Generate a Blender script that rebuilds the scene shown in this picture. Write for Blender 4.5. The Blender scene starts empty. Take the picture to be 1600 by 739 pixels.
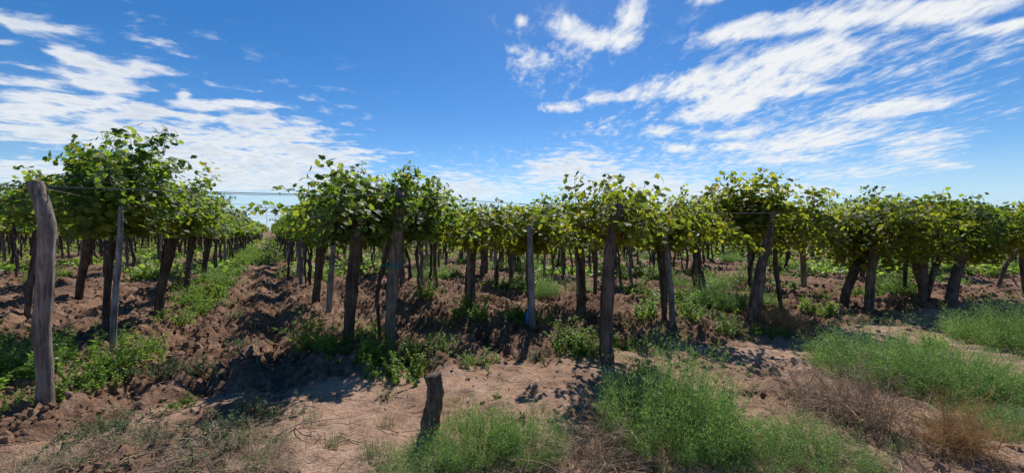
import bpy, math, random
import numpy as np
from mathutils import Vector, Matrix

R = math.radians
C = bpy.context.scene.collection
scene = bpy.context.scene

# ------------------------------------------------------------------ camera
EYE, FOC, HOR = 1.6, 620.0, 360.0           # eye height (m), focal length and horizon row in pixels of the photograph
cam_d = bpy.data.cameras.new('camera')
cam = bpy.data.objects.new('camera', cam_d)
C.objects.link(cam)
cam_d.sensor_width = 36.0
cam_d.lens = 36.0 * FOC / 1600.0
cam_d.clip_end = 6000
cam.location = (0, 0, EYE)
cam.rotation_euler = (R(90) + math.atan((HOR - 369.5) / FOC), 0, 0)
scene.camera = cam

# ------------------------------------------------------------------ sun, exposure
SUN_EL, SUN_AZ = R(50), R(9)                # azimuth clockwise from straight ahead
sd = Vector((math.sin(SUN_AZ) * math.cos(SUN_EL), math.cos(SUN_AZ) * math.cos(SUN_EL), math.sin(SUN_EL)))
sl = bpy.data.lights.new('sun', 'SUN')
sl.energy = 4.6
sl.angle = R(0.5)
sl.color = (1.0, 0.95, 0.87)
so = bpy.data.objects.new('sun', sl)
C.objects.link(so)
so.rotation_euler = sd.to_track_quat('Z', 'Y').to_euler()
vs = scene.view_settings
vs.view_transform = 'Standard'
vs.look = 'None'
vs.exposure = 0.25
vs.gamma = 1.0
vs.use_curve_mapping = False
scene.cycles.max_bounces = 6
scene.cycles.diffuse_bounces = 3
scene.cycles.transmission_bounces = 4
scene.cycles.use_denoising = True


# ------------------------------------------------------------------ node helpers
class NT:
    def __init__(self, nt):
        self.t = nt
        self.n = nt.nodes
        self.l = nt.links

    def new(self, typ, **kw):
        n = self.n.new(typ)
        for k, v in kw.items():
            setattr(n, k, v)
        return n

    def put(self, sock, v):
        if isinstance(v, bpy.types.NodeSocket):
            self.l.new(v, sock)
        elif v is not None:
            sock.default_value = v

    def math(self, op, a, b=None, c=None, clamp=False):
        n = self.new('ShaderNodeMath', operation=op)
        n.use_clamp = clamp
        self.put(n.inputs[0], a)
        if b is not None:
            self.put(n.inputs[1], b)
        if c is not None:
            self.put(n.inputs[2], c)
        return n.outputs[0]

    def vec(self, op, a, b=None, scale=None):
        n = self.new('ShaderNodeVectorMath', operation=op)
        self.put(n.inputs[0], a)
        if b is not None:
            self.put(n.inputs[1], b)
        if scale is not None:
            self.put(n.inputs['Scale'], scale)
        return n.outputs['Value'] if op in ('LENGTH', 'DOT_PRODUCT') else n.outputs['Vector']

    def mapr(self, v, a, b, c=0.0, d=1.0, smooth=True):
        n = self.new('ShaderNodeMapRange')
        n.interpolation_type = 'SMOOTHSTEP' if smooth else 'LINEAR'
        self.put(n.inputs['Value'], v)
        for k, x in (('From Min', a), ('From Max', b), ('To Min', c), ('To Max', d)):
            self.put(n.inputs[k], x)
        return n.outputs['Result']

    def noise(self, vec, scale, detail=4.0, rough=0.55, dist=0.0, lac=2.0):
        n = self.new('ShaderNodeTexNoise')
        if vec is not None:
            self.put(n.inputs['Vector'], vec)
        n.inputs['Scale'].default_value = scale
        n.inputs['Detail'].default_value = detail
        n.inputs['Roughness'].default_value = rough
        n.inputs['Distortion'].default_value = dist
        n.inputs['Lacunarity'].default_value = lac
        return n

    def mapping(self, vec, loc=(0, 0, 0), rot=(0, 0, 0), scl=(1, 1, 1), typ='POINT'):
        n = self.new('ShaderNodeMapping', vector_type=typ)
        self.put(n.inputs['Vector'], vec)
        n.inputs['Location'].default_value = loc
        n.inputs['Rotation'].default_value = rot
        n.inputs['Scale'].default_value = scl
        return n.outputs[0]

    def mix(self, f, a, b, blend='MIX'):
        n = self.new('ShaderNodeMix', data_type='RGBA', blend_type=blend)
        self.put(n.inputs[0], f)
        for s, v in ((n.inputs[6], a), (n.inputs[7], b)):
            if isinstance(v, tuple) and len(v) == 3:
                v = (*v, 1)
            self.put(s, v)
        return n.outputs[2]

    def ramp(self, f, stops):
        n = self.new('ShaderNodeValToRGB')
        e = n.color_ramp.elements
        while len(e) < len(stops):
            e.new(0.5)
        for x, (p, c) in zip(e, stops):
            x.position = p
            x.color = (*c, 1)
        self.put(n.inputs[0], f)
        return n.outputs[0]


# ------------------------------------------------------------------ world: Nishita sky with a sheet of high cloud
w = bpy.data.worlds.new('World')
scene.world = w
w.use_nodes = True
w.node_tree.nodes.clear()
t = NT(w.node_tree)
sky = t.new('ShaderNodeTexSky', sky_type='NISHITA')
sky.sun_disc = False
sky.sun_elevation = SUN_EL
sky.sun_rotation = SUN_AZ
sky.altitude = 900
sky.air_density = 1.0
sky.dust_density = 0.25
sky.ozone_density = 2.2
hsv = t.new('ShaderNodeHueSaturation')
hsv.inputs['Saturation'].default_value = 1.38
hsv.inputs['Hue'].default_value = 0.505
hsv.inputs['Value'].default_value = 0.92
t.put(hsv.inputs['Color'], sky.outputs[0])
tc = t.new('ShaderNodeTexCoord')
sep = t.new('ShaderNodeSeparateXYZ')
t.put(sep.inputs[0], tc.outputs['Generated'])
zc = t.math('ADD', t.math('MAXIMUM', sep.outputs[2], 0.0), 0.06)      # the sheet curves down with the earth
comb = t.new('ShaderNodeCombineXYZ')
t.put(comb.inputs[0], t.math('DIVIDE', sep.outputs[0], zc))
t.put(comb.inputs[1], t.math('DIVIDE', sep.outputs[1], zc))
P = comb.outputs[0]                                           # point on a cloud sheet one unit up


def blob(cx, cy, rx, ry, rot, wt, inner=0.15):
    m = t.mapping(P, (cx, cy, 0), (0, 0, R(rot)), (rx, ry, 1), 'TEXTURE')
    return t.mapr(t.vec('LENGTH', m), 1.0, inner, 0.0, wt)


def total(xs):
    s = xs[0]
    for x in xs[1:]:
        s = t.math('ADD', s, x)
    return s


# banks of cloud, where they hang on the sheet: centre, half-axes, turn, weight
FLAT = [
    (-1.810, 3.034, 1.858, 0.932, 131.0, 0.29), (-1.850, 1.912, 0.982, 0.444, 151.3, 0.25), (1.022, 6.336, 7.357, 2.853, 177.5, 0.30),
    (-2.011, 1.598, 0.235, 0.184, -167.2, 0.90), (-2.252, 1.745, 0.181, 0.059, 176.2, 0.60), (-2.091, 1.879, 0.236, 0.155, 150.4, 0.85), (-2.632, 2.176, 0.594, 0.346, 161.6, 0.60), (-2.142, 2.142, 0.490, 0.251, 146.8, 0.80),
    (-2.490, 2.573, 0.582, 0.306, 176.6, 0.95), (-2.946, 2.436, 0.611, 0.262, 167.5, 0.90), (-3.384, 2.914, 1.432, 0.588, 176.1, 1.00), (-1.845, 2.570, 0.437, 0.162, 179.6, 0.85), (-1.861, 2.849, 0.360, 0.214, 161.4, 0.90),
    (-2.164, 2.749, 0.243, 0.133, 163.2, 0.70), (-1.749, 3.190, 0.322, 0.212, 151.1, 0.85), (-1.955, 2.377, 0.162, 0.058, 135.6, 0.80), (-2.629, 3.544, 1.743, 0.947, 171.2, 0.95), (-1.944, 4.086, 0.891, 0.609, 163.3, 0.85),
    (-5.130, 4.078, 1.172, 0.560, 160.5, 0.90), (-3.361, 4.736, 2.631, 1.601, 169.8, 0.95), (-4.851, 4.851, 2.871, 1.640, 164.3, 0.90), (-2.399, 6.197, 2.901, 2.165, 168.1, 0.50), (0.571, 4.428, 1.301, 0.719, 96.4, 0.80),
    (1.407, 5.454, 2.072, 1.570, 61.1, 0.75), (-0.615, 6.356, 2.104, 1.477, 98.9, 0.50), (2.875, 6.855, 2.593, 2.047, 34.9, 0.55), (4.162, 5.735, 2.207, 1.183, 177.5, 0.60), (-0.781, 4.841, 0.797, 0.660, 114.7, 0.30),
    (-1.252, 3.881, 0.547, 0.355, 173.1, 0.35), (-5.5, -3.0, 3.0, 2.5, 10.0, 0.7), (0.5, -4.0, 3.0, 1.5, 0.0, 0.6)]
STREAK = [
    (2.174, 2.996, 2.913, 1.855, 54.4, 0.34), (1.607, 4.983, 4.057, 2.648, -175.3, 0.36), (0.166, 2.064, 0.717, 0.432, 83.0, 0.32), (1.992, 1.900, 0.773, 0.444, 35.1, 0.25),
    (0.494, 1.637, 0.392, 0.109, 80.3, 1.00), (0.368, 1.824, 0.349, 0.133, -156.0, 0.95), (0.232, 1.693, 0.110, 0.097, 44.0, 0.55), (0.041, 1.694, 0.069, 0.048, 87.5, 0.75), (0.000, 1.914, 0.097, 0.081, 90.0, 0.50),
    (0.100, 2.064, 0.206, 0.192, 69.7, 0.30), (1.030, 1.726, 0.374, 0.186, 152.4, 0.80), (1.255, 1.655, 0.498, 0.138, 166.3, 0.85), (1.696, 1.547, 0.360, 0.164, 165.8, 1.00), (2.005, 1.646, 0.171, 0.102, 144.6, 0.85),
    (1.391, 1.513, 0.242, 0.067, -179.3, 0.50), (0.742, 1.532, 0.144, 0.056, -177.3, 0.60), (1.353, 2.208, 0.745, 0.483, 104.1, 0.95), (1.465, 1.975, 0.325, 0.248, 80.8, 0.80), (1.408, 2.728, 0.450, 0.300, 121.9, 0.95),
    (0.979, 2.335, 0.485, 0.306, 137.8, 0.70), (0.612, 2.529, 0.372, 0.173, 164.5, 0.75), (0.327, 2.705, 0.253, 0.157, -177.4, 0.95), (1.700, 2.342, 0.302, 0.123, 163.7, 0.70), (2.452, 2.577, 0.477, 0.306, 142.8, 0.90),
    (1.200, 3.166, 0.261, 0.194, -148.5, 0.80), (1.538, 3.667, 0.289, 0.189, 51.5, 0.80), (1.964, 3.581, 0.243, 0.190, 58.2, 0.70), (1.807, 3.202, 0.359, 0.223, 157.7, 0.70), (2.508, 3.308, 0.754, 0.573, 121.6, 0.75),
    (3.631, 3.573, 0.949, 0.408, 42.8, 0.65), (4.370, 3.955, 0.485, 0.225, 27.9, 0.80), (3.924, 4.505, 1.059, 0.803, 159.4, 0.55), (2.702, 3.989, 0.713, 0.442, 162.7, 0.45), (0.702, 3.110, 0.428, 0.327, 154.7, 0.30),
    (3.257, 3.106, 0.452, 0.329, 144.2, 0.50), (4.0, -1.0, 2.0, 0.8, 20.0, 0.7), (-1.0, -2.0, 1.5, 0.5, 10.0, 0.6)]
flat_bank = total([blob(*b, 0.0) for b in FLAT])
streak_bank = total([blob(*b, 0.0) for b in STREAK])
flat_bank = t.math('MINIMUM', t.math('MULTIPLY', flat_bank, 1.12), 1.05)
streak_bank = t.math('MINIMUM', t.math('MULTIPLY', streak_bank, 1.12), 1.1)
warp = t.noise(P, 2.2, 4, 0.55)
wv = t.vec('SCALE', t.vec('SUBTRACT', warp.outputs['Color'], (0.5, 0.5, 0.5)), scale=0.20)
PW = t.vec('ADD', P, wv)
puff = t.noise(t.mapping(PW, rot=(0, 0, R(-12)), scl=(1.0, 1.25, 1)), 5.0, 8, 0.58).outputs[0]
fib = t.noise(t.mapping(PW, rot=(0, 0, R(-17)), scl=(2.8, 1.0, 1)), 3.4, 9, 0.64).outputs[0]
fine = t.noise(t.mapping(PW, rot=(0, 0, R(-17)), scl=(1.5, 1.0, 1)), 11.0, 6, 0.62).outputs[0]
f1 = t.math('ADD', flat_bank, t.math('MULTIPLY_ADD', puff, 3.0, -1.5))
d1 = t.mapr(f1, 0.24, 1.12)
f2 = t.math('ADD', streak_bank, t.math('ADD', t.math('MULTIPLY_ADD', fib, 2.3, -1.15), t.math('MULTIPLY_ADD', fine, 1.3, -0.65)))
d2 = t.mapr(f2, 0.14, 1.3)
d1 = t.math('MULTIPLY', d1, t.mapr(flat_bank, 0.0, 0.2))
d2 = t.math('MULTIPLY', d2, t.mapr(streak_bank, 0.0, 0.2))
dens = t.math('MAXIMUM', t.math('MULTIPLY', d1, 0.92), d2)
low = t.mapr(sep.outputs[2], 0.0, 0.13)
dens = t.math('MULTIPLY', dens, t.math('MULTIPLY_ADD', low, 0.55, 0.45), clamp=True)
thick = t.mapr(t.math('ADD', f1, t.math('MULTIPLY_ADD', warp.outputs[0], 1.2, -0.6)), 0.85, 1.5)
ccol = t.mix(t.math('MULTIPLY', thick, 0.6), (7.0, 7.2, 7.4), (4.3, 4.9, 5.7))
haze = t.mapr(sep.outputs[2], 0.16, -0.02, 0.0, 0.85)          # the pale band of far air low in the sky
skyc = t.mix(dens, t.mix(haze, hsv.outputs[0], (3.6, 5.2, 7.2)), ccol)
bg = t.new('ShaderNodeBackground')
t.put(bg.inputs[0], skyc)
bg.inputs[1].default_value = 0.105
out = t.new('ShaderNodeOutputWorld')
t.l.new(bg.outputs[0], out.inputs[0])

# ------------------------------------------------------------------ field frame: rows run along V, rows follow each other along U
ANG = math.atan2(0.60, 1.0)
CA, SA = math.cos(ANG), math.sin(ANG)


def uv2xy(u, v):
    return u * CA - v * SA, u * SA + v * CA


def xy2uv(x, y):
    return x * CA + y * SA, -x * SA + y * CA


ROW0, PITCH = -1.95, 2.68


def row_u(r):
    return ROW0 + PITCH * r


# ------------------------------------------------------------------ value noise in numpy
def _hash(ix, iy, s):
    n = (ix.astype(np.int64) * 374761393 + iy.astype(np.int64) * 668265263 + s * 144665) & 0x7fffffff
    n = ((n ^ (n >> 13)) * 1274126177) & 0x7fffffff
    return ((n ^ (n >> 16)) & 0xffff) / 65535.0


def vnoise(x, y, s=0):
    ix, iy = np.floor(x), np.floor(y)
    fx, fy = x - ix, y - iy
    fx = fx * fx * (3 - 2 * fx)
    fy = fy * fy * (3 - 2 * fy)
    a, b = _hash(ix, iy, s), _hash(ix + 1, iy, s)
    c, d = _hash(ix, iy + 1, s), _hash(ix + 1, iy + 1, s)
    return (a * (1 - fx) + b * fx) * (1 - fy) + (c * (1 - fx) + d * fx) * fy - 0.5


def fbm(x, y, o=4, s=0, g=0.5):
    r, a = 0, 1.0
    for k in range(o):
        r = r + a * vnoise(x * 2 ** k + 17.3 * k, y * 2 ** k - 9.1 * k, s + k)
        a *= g
    return r


def smooth(a, b, x):
    q = np.clip((x - a) / (b - a), 0, 1)
    return q * q * (3 - 2 * q)


def tilled(x, y):
    u, v = xy2uv(x, y)
    edge = 4.4 - 0.2 * u + 1.3 * fbm(x * 0.8, y * 0.8, 3, 5)
    e = smooth(-0.35, 0.35, v - edge)
    # churned soil also lies in patches on the headland, most of it at its left end
    patch = (0.65 - 0.35 * smooth(-2.6, -1.0, x)) * smooth(0.05, 0.35, fbm(x * 0.9 + 5, y * 1.3, 3, 61) + 0.25 * (1 - smooth(-3.0, -1.2, x)))
    return np.maximum(e, patch)


def ground(x, y):
    x, y = np.asarray(x, float), np.asarray(y, float)
    u, v = xy2uv(x, y)
    m = tilled(x, y)
    far = np.clip(12.0 / (np.hypot(x, y) + 4.0), 0.25, 1.0)
    z = 0.06 * fbm(x * 0.35, y * 0.35, 3, 1)
    k = np.mod(u - ROW0 + PITCH / 2, PITCH) - PITCH / 2          # distance from the row line
    berm = 0.07 * np.exp(-(k / 0.45) ** 2)
    mid = PITCH / 2 - np.abs(k)
    ruts = -0.13 * np.exp(-((mid - 0.62) / 0.17) ** 2) - 0.08 * np.exp(-(mid / 0.2) ** 2) + 0.05 * np.exp(-((mid - 0.3) / 0.13) ** 2)
    wob = fbm(x * 1.1, y * 1.1, 3, 30)
    clod = fbm(x * 6.5, y * 6.5, 4, 9, 0.64)
    clod = np.abs(clod) * 0.145 - 0.03 + 0.035 * fbm(x * 11, y * 11, 2, 19)
    z = z + m * (berm + ruts * (0.95 + 0.6 * wob) + 0.08 * wob + clod * (0.6 + 0.8 * far))
    soft = 0.04 * fbm(x * 2.2, y * 2.2, 3, 14) + 0.024 * fbm(x * 9, y * 9, 3, 15)
    rip = 0.022 * np.sin((0.25 * x + 0.97 * y) * 17 + 3 * vnoise(x, y, 3)) * smooth(2.0, 3.6, x)
    z = z + (1 - m) * (soft + rip)
    return z


def gz(x, y):
    return float(ground(np.array([x]), np.array([y]))[0])


def gp(px, py):
    """the ground point that the photograph shows at a pixel, on level ground"""
    z = 0.0
    for _ in range(8):
        d = FOC * (EYE - z) / (py - HOR)
        z = 0.5 * z + 0.5 * gz((px - 800.0) / FOC * d, d)
    return (px - 800.0) / FOC * d, d


def up(px, py, d):
    return (px - 800.0) / FOC * d, EYE - (py - HOR) * d / FOC


# ------------------------------------------------------------------ mesh helpers
def mesh(name, V, Fs, mats=(), smooth_=False, midx=None):
    me = bpy.data.meshes.new(name)
    V = np.asarray(V, np.float32).reshape(-1, 3)
    Fs = [np.asarray(f, np.int32) for f in Fs if len(f)]
    nl = sum(f.size for f in Fs)
    nf = sum(len(f) for f in Fs)
    me.vertices.add(len(V))
    me.vertices.foreach_set('co', V.ravel())
    me.loops.add(nl)
    me.loops.foreach_set('vertex_index', np.concatenate([f.ravel() for f in Fs]))
    me.polygons.add(nf)
    tot = np.concatenate([np.full(len(f), f.shape[1], np.int32) for f in Fs])
    me.polygons.foreach_set('loop_start', np.concatenate([[0], np.cumsum(tot)[:-1]]).astype(np.int32))
    me.polygons.foreach_set('use_smooth', np.full(nf, smooth_))
    for m in mats:
        me.materials.append(m)
    if midx is not None:
        me.polygons.foreach_set('material_index', np.asarray(midx, np.int32))
    me.update(calc_edges=True)
    return me


def link(name, me, parent=None, kind=None):
    o = bpy.data.objects.new(name, me)
    C.objects.link(o)
    if parent is not None:
        o.parent = parent
    if kind:
        o['kind'] = kind
    return o


def empty(name, loc, rz=0.0):
    o = bpy.data.objects.new(name, None)
    C.objects.link(o)
    o.location = loc
    o.rotation_euler = (0, 0, rz)
    o.empty_display_size = 0.2
    return o


def tag(o, label, cat, group=None, kind=None):
    o['label'] = label
    o['category'] = cat
    if group:
        o['group'] = group
    if kind:
        o['kind'] = kind
    return o


class Parts:
    """collects vertices and faces of one mesh"""
    def __init__(self):
        self.V, self.Q, self.T, self.n = [], [], [], 0
        self.uv = []

    def add(self, V, quads=(), tris=()):
        V = np.asarray(V, float).reshape(-1, 3)
        if len(quads):
            self.Q.append(np.asarray(quads, int) + self.n)
        if len(tris):
            self.T.append(np.asarray(tris, int) + self.n)
        self.V.append(V)
        self.n += len(V)

    def tube(self, pts, rad, sides=8, rough=0.0, seed=0, cap=True, flute=0.0):
        pts = np.asarray(pts, float)
        n = len(pts)
        rad = np.broadcast_to(np.asarray(rad, float), (n,))
        rng = np.random.default_rng(seed)
        T = np.gradient(pts, axis=0)
        T /= np.linalg.norm(T, axis=1)[:, None] + 1e-9
        ref = np.array([0.0, 1.0, 0.0]) if abs(T[0, 1]) < 0.8 else np.array([1.0, 0.0, 0.0])
        A = np.cross(T, ref)
        A /= np.linalg.norm(A, axis=1)[:, None] + 1e-9
        B = np.cross(T, A)
        ph = np.arange(sides) * 2 * np.pi / sides
        prof = 1 + flute * rng.standard_normal(sides)[None, :] + rough * rng.standard_normal((n, sides))
        rr = rad[:, None] * prof
        V = pts[:, None, :] + rr[:, :, None] * (np.cos(ph)[None, :, None] * A[:, None, :] + np.sin(ph)[None, :, None] * B[:, None, :])
        V = V.reshape(-1, 3)
        i = np.arange(n - 1)[:, None] * sides
        j = np.arange(sides)[None, :]
        j2 = (j + 1) % sides
        q = np.stack([i + j, i + j2, i + sides + j2, i + sides + j], -1).reshape(-1, 4)
        tr = []
        if cap:
            V = np.vstack([V, pts[-1] + 0.06 * rad[-1] * T[-1], pts[0]])
            e = n * sides
            for k in range(sides):
                tr.append(((n - 1) * sides + k, (n - 1) * sides + (k + 1) % sides, e))
                tr.append(((k + 1) % sides, k, e + 1))
        self.add(V, q, tr)

    def ribs(self, pts, rad, seed, count=7, size=0.24):
        """strips of stringy bark that wind up a trunk, standing a little proud of it"""
        g = np.random.default_rng(seed + 77)
        n = len(pts)
        T = unit(np.gradient(pts, axis=0))
        A = unit(np.cross(T, np.array([0.0, 1.0, 0.0])))
        B = np.cross(T, A)
        for k in range(count):
            i0 = int(g.integers(0, n // 2))
            i1 = int(min(n, i0 + g.integers(n // 3, n)))
            if i1 - i0 < 4:
                continue
            sl_ = slice(i0, i1)
            a = g.uniform(0, 2 * np.pi) + np.linspace(0, g.normal(0, 1.1), i1 - i0) + 0.1 * g.standard_normal(i1 - i0)
            rr = rad[sl_] * (0.90 + 0.08 * g.standard_normal(i1 - i0))
            c = pts[sl_] + rr[:, None] * (np.cos(a)[:, None] * A[sl_] + np.sin(a)[:, None] * B[sl_])
            prof = np.sin(np.linspace(0.15, np.pi - 0.15, i1 - i0)) ** 0.5
            self.tube(c, rad[sl_] * size * prof * g.uniform(0.7, 1.3), 4, 0.15, seed + k, cap=False)

    def build(self, name, mats=(), smooth_=True):
        if not isinstance(mats, (list, tuple)):
            mats = [mats]
        V = np.vstack(self.V)
        fs = []
        if self.Q:
            fs.append(np.vstack(self.Q))
        if self.T:
            fs.append(np.vstack(self.T))
        return mesh(name, V, fs, mats, smooth_)


def resample(pts, n):
    """Catmull-Rom through the points"""
    p = np.asarray(pts, float)
    if len(p) < 3:
        s = np.linspace(0, 1, n)[:, None]
        return p[0] * (1 - s) + p[-1] * s
    q = np.vstack([2 * p[0] - p[1], p, 2 * p[-1] - p[-2]])
    out_ = []
    for s in np.linspace(0, len(p) - 1 - 1e-6, n):
        k = int(s)
        f = s - k
        a, b, c, d = q[k:k + 4]
        out_.append(0.5 * ((2 * b) + (c - a) * f + (2 * a - 5 * b + 4 * c - d) * f * f + (3 * b - a - 3 * c + d) * f ** 3))
    return np.array(out_)


def unit(a):
    return a / (np.linalg.norm(a, axis=-1, keepdims=True) + 1e-9)


def scatter(tv, tf, pos, N, T, scl):
    """many copies of a small template in one vertex array"""
    N = unit(N)
    T = unit(T - N * (T * N).sum(-1, keepdims=True))
    X = np.cross(T, N)
    s = np.broadcast_to(np.asarray(scl, float), (len(pos),))[:, None, None]
    V = pos[:, None, :] + s * (tv[None, :, 0:1] * X[:, None, :] + tv[None, :, 1:2] * T[:, None, :] + tv[None, :, 2:3] * N[:, None, :])
    F = tf[None] + (np.arange(len(pos)) * len(tv))[:, None, None]
    return V.reshape(-1, 3), F.reshape(-1, tf.shape[1])


# grape leaf: five lobes round the stalk; tip along +y, unit length
_ang = np.radians([0, 24, 46, 78, 104, 146, 172, 188, 214, 256, 282, 314, 336])
_rad = np.array([0.62, 0.40, 0.60, 0.42, 0.58, 0.50, 0.30, 0.30, 0.50, 0.58, 0.42, 0.60, 0.40])
_x, _y = np.sin(_ang) * _rad, 0.42 + np.cos(_ang) * _rad
LEAF_V = np.vstack([[0, 0.36, -0.05], np.stack([_x, _y, 0.10 * np.abs(_x) - 0.16 * np.maximum(_y - 0.5, 0) - 0.08 * (np.abs(_x) > 0.45)], 1)])
LEAF_F = np.array([(0, 1 + k, 1 + (k + 1) % 13) for k in range(13)])[:, ::-1]
LOW_V = np.array([[0, 0, 0], [0.5, 0.25, 0.06], [0.38, 0.75, -0.02], [0, 1.0, -0.1], [-0.38, 0.75, -0.02], [-0.5, 0.25, 0.06]])
LOW_F = np.array([[0, 1, 2], [0, 2, 3], [0, 3, 4], [0, 4, 5]])
BLADE_V = np.array([[-0.5, 0, 0], [0.5, 0, 0], [0.34, 0.55, 0.05], [-0.34, 0.55, 0.05], [0, 1.0, -0.05]])
BLADE_F = np.array([[0, 1, 2], [0, 2, 3], [3, 2, 4]])


# ------------------------------------------------------------------ materials
def material(name):
    m = bpy.data.materials.new(name)
    m.use_nodes = True
    m.node_tree.nodes.clear()
    return m, NT(m.node_tree)


def leaf_mat(name, stops, tstops, gloss=0.35, trans=0.5, island=True, clump=1.3):
    m, t = material(name)
    geo = t.new('ShaderNodeNewGeometry')
    oi = t.new('ShaderNodeObjectInfo')
    r = geo.outputs['Random Per Island'] if island else oi.outputs['Random']
    tcn = t.new('ShaderNodeTexCoord')
    n = t.noise(geo.outputs['Position'], clump, 2, 0.5).outputs[0]
    f = t.math('ADD', t.math('MULTIPLY', r, 0.75), t.math('MULTIPLY_ADD', n, 0.6, -0.17), clamp=True)
    col = t.ramp(f, stops)
    tcol = t.ramp(f, tstops)
    pb = t.new('ShaderNodeBsdfPrincipled')
    t.put(pb.inputs['Base Color'], col)
    pb.inputs['Roughness'].default_value = gloss
    pb.inputs['Specular IOR Level'].default_value = 0.3
    tr = t.new('ShaderNodeBsdfTranslucent')
    t.put(tr.inputs[0], tcol)
    mx = t.new('ShaderNodeMixShader')
    mx.inputs[0].default_value = trans
    t.l.new(pb.outputs[0], mx.inputs[1])
    t.l.new(tr.outputs[0], mx.inputs[2])
    o = t.new('ShaderNodeOutputMaterial')
    t.l.new(mx.outputs[0], o.inputs[0])
    return m


M_LEAF = leaf_mat('vine_leaf_green',
                  [(0.0, (0.026, 0.052, 0.014)), (0.45, (0.045, 0.085, 0.020)), (0.85, (0.075, 0.115, 0.024)), (0.97, (0.15, 0.13, 0.03)), (1.0, (0.16, 0.08, 0.035))],
                  [(0.0, (0.14, 0.29, 0.028)), (0.5, (0.29, 0.46, 0.038)), (0.82, (0.52, 0.60, 0.045)), (1.0, (0.50, 0.30, 0.05))], 0.52, 0.47)
M_LEAF_Y = leaf_mat('vine_leaf_yellowing',
                    [(0.0, (0.045, 0.068, 0.015)), (0.4, (0.085, 0.110, 0.021)), (0.82, (0.125, 0.142, 0.027)), (0.97, (0.18, 0.14, 0.03)), (1.0, (0.17, 0.07, 0.03))],
                    [(0.0, (0.20, 0.32, 0.025)), (0.5, (0.40, 0.50, 0.03)), (0.88, (0.64, 0.60, 0.04)), (1.0, (0.60, 0.30, 0.05))], 0.52, 0.50)
M_WEED = leaf_mat('weed_leaf', [(0, (0.06, 0.12, 0.024)), (0.6, (0.11, 0.19, 0.034)), (1, (0.20, 0.25, 0.048))],
                  [(0, (0.22, 0.42, 0.045)), (0.6, (0.38, 0.60, 0.06)), (1, (0.58, 0.68, 0.09))], 0.45, 0.45)
M_WEED_B = leaf_mat('weed_leaf_grey', [(0, (0.075, 0.11, 0.05)), (0.6, (0.11, 0.15, 0.07)), (1, (0.17, 0.19, 0.09))],
                    [(0, (0.12, 0.2, 0.05)), (0.6, (0.19, 0.28, 0.07)), (1, (0.28, 0.33, 0.1))], 0.55, 0.35)
M_FEATHER = leaf_mat('bush_needle', [(0, (0.055, 0.115, 0.032)), (0.5, (0.125, 0.215, 0.068)), (1, (0.28, 0.34, 0.14))],
                     [(0, (0.13, 0.33, 0.055)), (0.5, (0.30, 0.55, 0.10)), (1, (0.56, 0.68, 0.18))], 0.5, 0.42, clump=6.0)
M_DRY = leaf_mat('dry_stalk', [(0, (0.19, 0.12, 0.075)), (0.5, (0.36, 0.245, 0.155)), (0.82, (0.55, 0.43, 0.29)), (1, (0.70, 0.60, 0.45))],
                 [(0, (0.16, 0.09, 0.04)), (1, (0.40, 0.28, 0.15))], 0.7, 0.12)
M_GOLD = leaf_mat('dry_golden_stalk', [(0, (0.40, 0.23, 0.09)), (0.6, (0.60, 0.38, 0.16)), (1, (0.72, 0.53, 0.28))],
                  [(0, (0.40, 0.22, 0.08)), (1, (0.65, 0.43, 0.18))], 0.7, 0.3)


def wood_mat(name, dark, lightc, grain=1.0, rough=0.85):
    m, t = material(name)
    tcn = t.new('ShaderNodeTexCoord')
    ob = tcn.outputs['Object']
    oi = t.new('ShaderNodeObjectInfo')
    ofs = t.vec('SCALE', (3.1, 7.7, 1.3), scale=t.math('MULTIPLY', oi.outputs['Random'], 9.0))
    p = t.vec('ADD', ob, ofs)
    fib_ = t.noise(t.mapping(p, scl=(22, 22, 1.6)), 1.6, 6, 0.62, 0.5).outputs[0]
    blot = t.noise(p, 5.0, 4, 0.6).outputs[0]
    f = t.math('ADD', t.math('MULTIPLY', fib_, 0.75), t.math('MULTIPLY', blot, 0.45))
    col = t.ramp(t.mapr(f, 0.38, 0.85), [(0, tuple(0.42 * c for c in dark)), (0.4, dark), (1, lightc)])
    hs = t.new('ShaderNodeHueSaturation')
    t.put(hs.inputs['Value'], t.math('MULTIPLY_ADD', oi.outputs['Random'], 0.5, 0.75))
    t.put(hs.inputs['Color'], col)
    b = t.new('ShaderNodeBump')
    b.inputs['Strength'].default_value = 0.9
    b.inputs['Distance'].default_value = 0.03 * grain
    t.put(b.inputs['Height'], f)
    pb = t.new('ShaderNodeBsdfPrincipled')
    t.put(pb.inputs['Base Color'], hs.outputs[0])
    pb.inputs['Roughness'].default_value = rough
    pb.inputs['Specular IOR Level'].default_value = 0.2
    t.l.new(b.outputs[0], pb.inputs['Normal'])
    o = t.new('ShaderNodeOutputMaterial')
    t.l.new(pb.outputs[0], o.inputs[0])
    return m


M_BARK = wood_mat('vine_bark', (0.085, 0.062, 0.048), (0.20, 0.155, 0.12))
M_POST = wood_mat('weathered_post_wood', (0.175, 0.14, 0.115), (0.34, 0.285, 0.24))
M_POSTG = wood_mat('grey_post_wood', (0.17, 0.16, 0.15), (0.34, 0.32, 0.30), 0.6)
M_POSTD = wood_mat('dark_post_wood', (0.11, 0.08, 0.062), (0.24, 0.185, 0.145), 1.3)
M_CANE = wood_mat('vine_cane', (0.13, 0.075, 0.04), (0.25, 0.16, 0.085), 0.2)


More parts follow.
